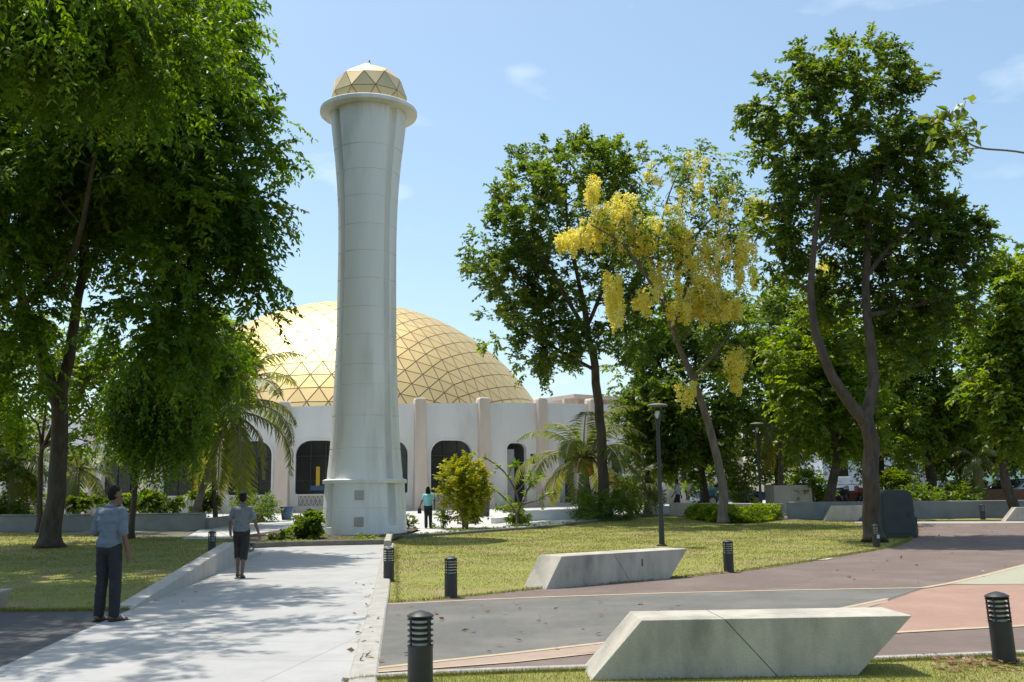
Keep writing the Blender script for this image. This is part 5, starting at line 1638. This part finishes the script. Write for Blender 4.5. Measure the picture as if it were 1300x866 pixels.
def person(label, loc, rz, J, sleeve, shirt, pants, pant_to, shoes, scale=1.0, voxel=.011, hairlen=0, shirt_hem=.90, female=False, strap=None):
    """J: joints of a figure about 1.72 m tall facing +Y"""
    root = thing('person', label, 'person', loc, rz)
    root.scale = (scale,) * 3
    V3 = lambda k: Vector(J[k])
    hc, hd = V3('head'), Vector(J['look']).normalized()
    body = []
    sw = .165 if female else .185
    tors = [(V3('pel') + Vector((0, 0, -.04)), (.155, .115, .10)), (V3('pel') + Vector((0, -.005, .03)), (.160, .118, .10)), (V3('pel').lerp(V3('chest'), .35), (.142, .102, .10)), (V3('pel').lerp(V3('chest'), .65), (.152, .105, .10)), (V3('chest'), (.165, .112, .12)), (V3('chest') + Vector((0, -.005, .09)), (.158, .095, .08))]
    body += tors
    for s_ in 'LR':
        body += chain(V3('neck') - Vector((0, 0, .06)), V3('sh' + s_), .044, .044, 5)
        body += chain(V3('sh' + s_), V3('el' + s_), .045, .039) + chain(V3('el' + s_), V3('wr' + s_), .039, .026)
        fd = V3('wr' + s_) - V3('el' + s_)
        body += hand(J['wr' + s_], fd + Vector((0, .02, 0)), Vector((0, 1, 0)) if abs(fd.normalized().y) < .7 else Vector((1, 0, 0)), -1 if s_ == 'R' else 1)
        body += chain(V3('hip' + s_), V3('kn' + s_), .084, .058) + chain(V3('kn' + s_), V3('an' + s_), .056, .036)
        c = V3('kn' + s_).lerp(V3('an' + s_), .3) + Vector((0, -.012, 0))
        body += [(c, .052)]
        body += chain(V3('an' + s_) + Vector((0, -.03, -.03)), V3('toe' + s_), (.036, .04, .034), (.044, .045, .022), 6)
    body += chain(V3('neck') - Vector((0, 0, .04)), hc - Vector((0, 0, .06)), .056, .054, 6)
    body += [(hc + Vector((0, 0, .03)), (.074, .090, .088)), (hc + hd * .02 - Vector((0, 0, .045)), (.058, .068, .07)), (hc + hd * .05 - Vector((0, 0, .085)), (.036, .036, .03))]
    sd = hd.cross(Vector((0, 0, 1))).normalized()
    body += chain(hc + hd * .085 + Vector((0, 0, .01)), hc + hd * .112 - Vector((0, 0, .028)), .009, .014, 4)        # nose
    body += [(hc + hd * .086 - Vector((0, 0, .062)), (.022, .014, .008)), (hc + hd * .084 - Vector((0, 0, .074)), (.02, .014, .009))]   # lips
    for s_ in (-1, 1):
        body += [(hc + sd * s_ * .076 - hd * .005 - Vector((0, 0, .008)), (.012, .020, .030))]                        # ears
    ball_mesh(body, voxel * .72, 'body', SKIN, root, 3)
    eyes = [(hc + hd * .080 + sd * s_ * .030 + Vector((0, 0, .014)), .012) for s_ in (-1, 1)]
    for e in eyes:
        MB().lathe([(.001, -.011), (.008, -.007), (.011, 0), (.008, .007), (.001, .011)], 8, e[0]).build('eye', HAIR, root, smooth='all')
    hb = [(hc + Vector((0, 0, .058)) - hd * .022, (.080, .080, .074)), (hc + Vector((0, 0, .02)) - hd * .035, (.080, .070, .082)), (hc - hd * .045 - Vector((0, 0, .03)), (.068, .05, .06))]
    if hairlen:
        hb += chain(hc - hd * .04, hc - hd * .055 - Vector((0, 0, hairlen)), (.088, .06, .08), (.080, .045, .05), 8)
        for s_ in (-1, 1):
            hb += chain(hc + sd * s_ * .06, hc + sd * s_ * .075 - Vector((0, 0, hairlen * .85)), .045, .03, 6)
    ball_mesh(hb, voxel, 'hair', HAIR, root, 3)
    inf = .020
    sh = [(c, (r_[0] + inf, r_[1] + inf, r_[2] + .012)) for c, r_ in tors[1:]]
    sh += [(V3('pel') + Vector((0, -.004, shirt_hem - V3('pel').z + .06)), (.172, .132, .06))]
    for s_ in 'LR':
        sh += chain(V3('neck') - Vector((0, 0, .075)), V3('sh' + s_), .052, .058, 5)
        e = V3('sh' + s_).lerp(V3('el' + s_), min(1, sleeve))
        sh += chain(V3('sh' + s_), e, .060, .060)
        if sleeve > 1:
            sh += chain(e, V3('el' + s_).lerp(V3('wr' + s_), sleeve - 1), .058, .048)
    ball_mesh(sh, voxel, 'shirt', shirt, root, 4, .011)
    if female is False or True:
        cb_ = chain(V3('neck') + Vector((-.045, -.03, -.02)), V3('neck') + Vector((.045, -.03, -.02)), .032, .032, 5)
        ball_mesh(cb_, voxel, 'collar', shirt, root, 2)
    tr_ = [(c, (r_[0] + .016, r_[1] + .016, r_[2])) for c, r_ in tors[:2]]
    for s_ in 'LR':
        k, a = V3('kn' + s_), V3('an' + s_)
        tr_ += chain(V3('hip' + s_) + Vector((0, 0, .02)), k, .098, .078)
        e = k.lerp(a, pant_to)
        tr_ += chain(k, e, .078, .070 if pant_to > .6 else .074)
    ball_mesh(tr_, voxel, 'trousers' if pant_to > .6 else 'shorts', pants, root, 4, .010)
    for s_ in 'LR':
        a, t = V3('an' + s_), V3('toe' + s_)
        f = (t - a)
        so_ = chain(a + Vector((0, -.05, -.062)), t + Vector((0, .03, -.022)), (.042, .05, .016), (.050, .05, .014), 8)
        if shoes == 'shoe':
            so_ += chain(a + Vector((0, -.04, -.045)), t + Vector((0, .02, -.004)), (.043, .05, .04), (.049, .05, .03), 8)
        o = ball_mesh(so_, voxel * .8, 'shoe' if shoes == 'shoe' else 'sandal', LEATH if shoes != 'shoe' else DARKC, root, 2)
        if strap:
            q = a.lerp(t, .68)
            ball_mesh(chain(q + Vector((-.045, 0, -.01)), q + Vector((0, .0, .022)), .014, .014, 5) + chain(q + Vector((0, 0, .022)), q + Vector((.045, 0, -.01)), .014, .014, 5), voxel * .7, 'strap', strap, o, 2)
    return root

stand = dict(pel=(0, 0, .95), chest=(0, 0, 1.27), neck=(0, -.005, 1.47), head=(.01, .065, 1.585), look=(.55, 1, -.5),
             shL=(-.168, 0, 1.385), elL=(-.225, .01, 1.11), wrL=(-.15, .21, 1.02), shR=(.168, 0, 1.385), elR=(.225, -.02, 1.11), wrR=(.235, .06, .875),
             hipL=(-.085, 0, .92), knL=(-.095, .02, .50), anL=(-.10, -.01, .085), toeL=(-.12, .15, .03), hipR=(.085, 0, .92), knR=(.095, .03, .50), anR=(.10, .02, .085), toeR=(.15, .17, .03))
m1 = person('man in blue grey shirt and black trousers standing with bowed head', G(134, 789.5), R(-16), stand, .95, BLUEG, DARKC, .97, 'sandal', 1.035, .011, strap=WSTRAP)
walk = dict(pel=(0, 0, .95), chest=(.01, .01, 1.27), neck=(0, .01, 1.47), head=(0, .04, 1.61), look=(-.1, 1, -.1),
            shL=(-.168, .01, 1.385), elL=(-.245, .06, 1.13), wrL=(-.25, .20, .93), shR=(.168, -.01, 1.385), elR=(.27, -.06, 1.13), wrR=(.35, -.10, .90),
            hipL=(-.085, 0, .92), knL=(-.08, .16, .53), anL=(-.07, .12, .10), toeL=(-.07, .28, .05), hipR=(.085, 0, .92), knR=(.07, -.02, .50), anR=(.05, -.16, .10), toeR=(.06, -.01, .03))
person('man in grey t-shirt and black knee length shorts walking up the white path', G(305, 734), R(8), walk, .72, GREYC, SHORTC, .25, 'sandal', .985, .011)
stW = dict(stand, look=(0, 1, -.1), elL=(-.26, -.02, 1.12), wrL=(-.33, .05, .93), elR=(.255, -.02, 1.12), wrR=(.27, .05, .88), head=(0, .02, 1.61), anL=(-.08, .02, .085), toeL=(-.09, .16, .03), knL=(-.085, .04, .5))
pw = gx(543.5, 39.8)
wm = person('long haired woman in cyan t-shirt and black trousers by the minaret', pw, R(4), stW, .6, CYANC, DARKC, .97, 'shoe', .96, .014, hairlen=.20, female=True)
bag = thing('handbag', 'small dark bag held at the side of the cyan shirted woman', 'bag', pw + Vector((-.345, .06, .60)))
MB().prism([(-.08, -.05, 0), (.08, -.05, 0), (.065, -.04, .2), (-.065, -.04, .2)], (0, .09, 0)).build('body', DARKC, bag, bevel=.015)
MB().tube([(-.05, 0, .19), (-.03, 0, .29), (.03, 0, .29), (.05, 0, .19)], .008, 6).build('strap', DARKC, bag)
wk2 = dict(walk, look=(0, 1, 0))
pf = gx(861, 49.2)
pf.z += .05
person('distant man in pale shirt walking behind the lawn under the trees', pf, R(70), wk2, .9, PALEC, DARKC, .97, 'shoe', .98, .016)
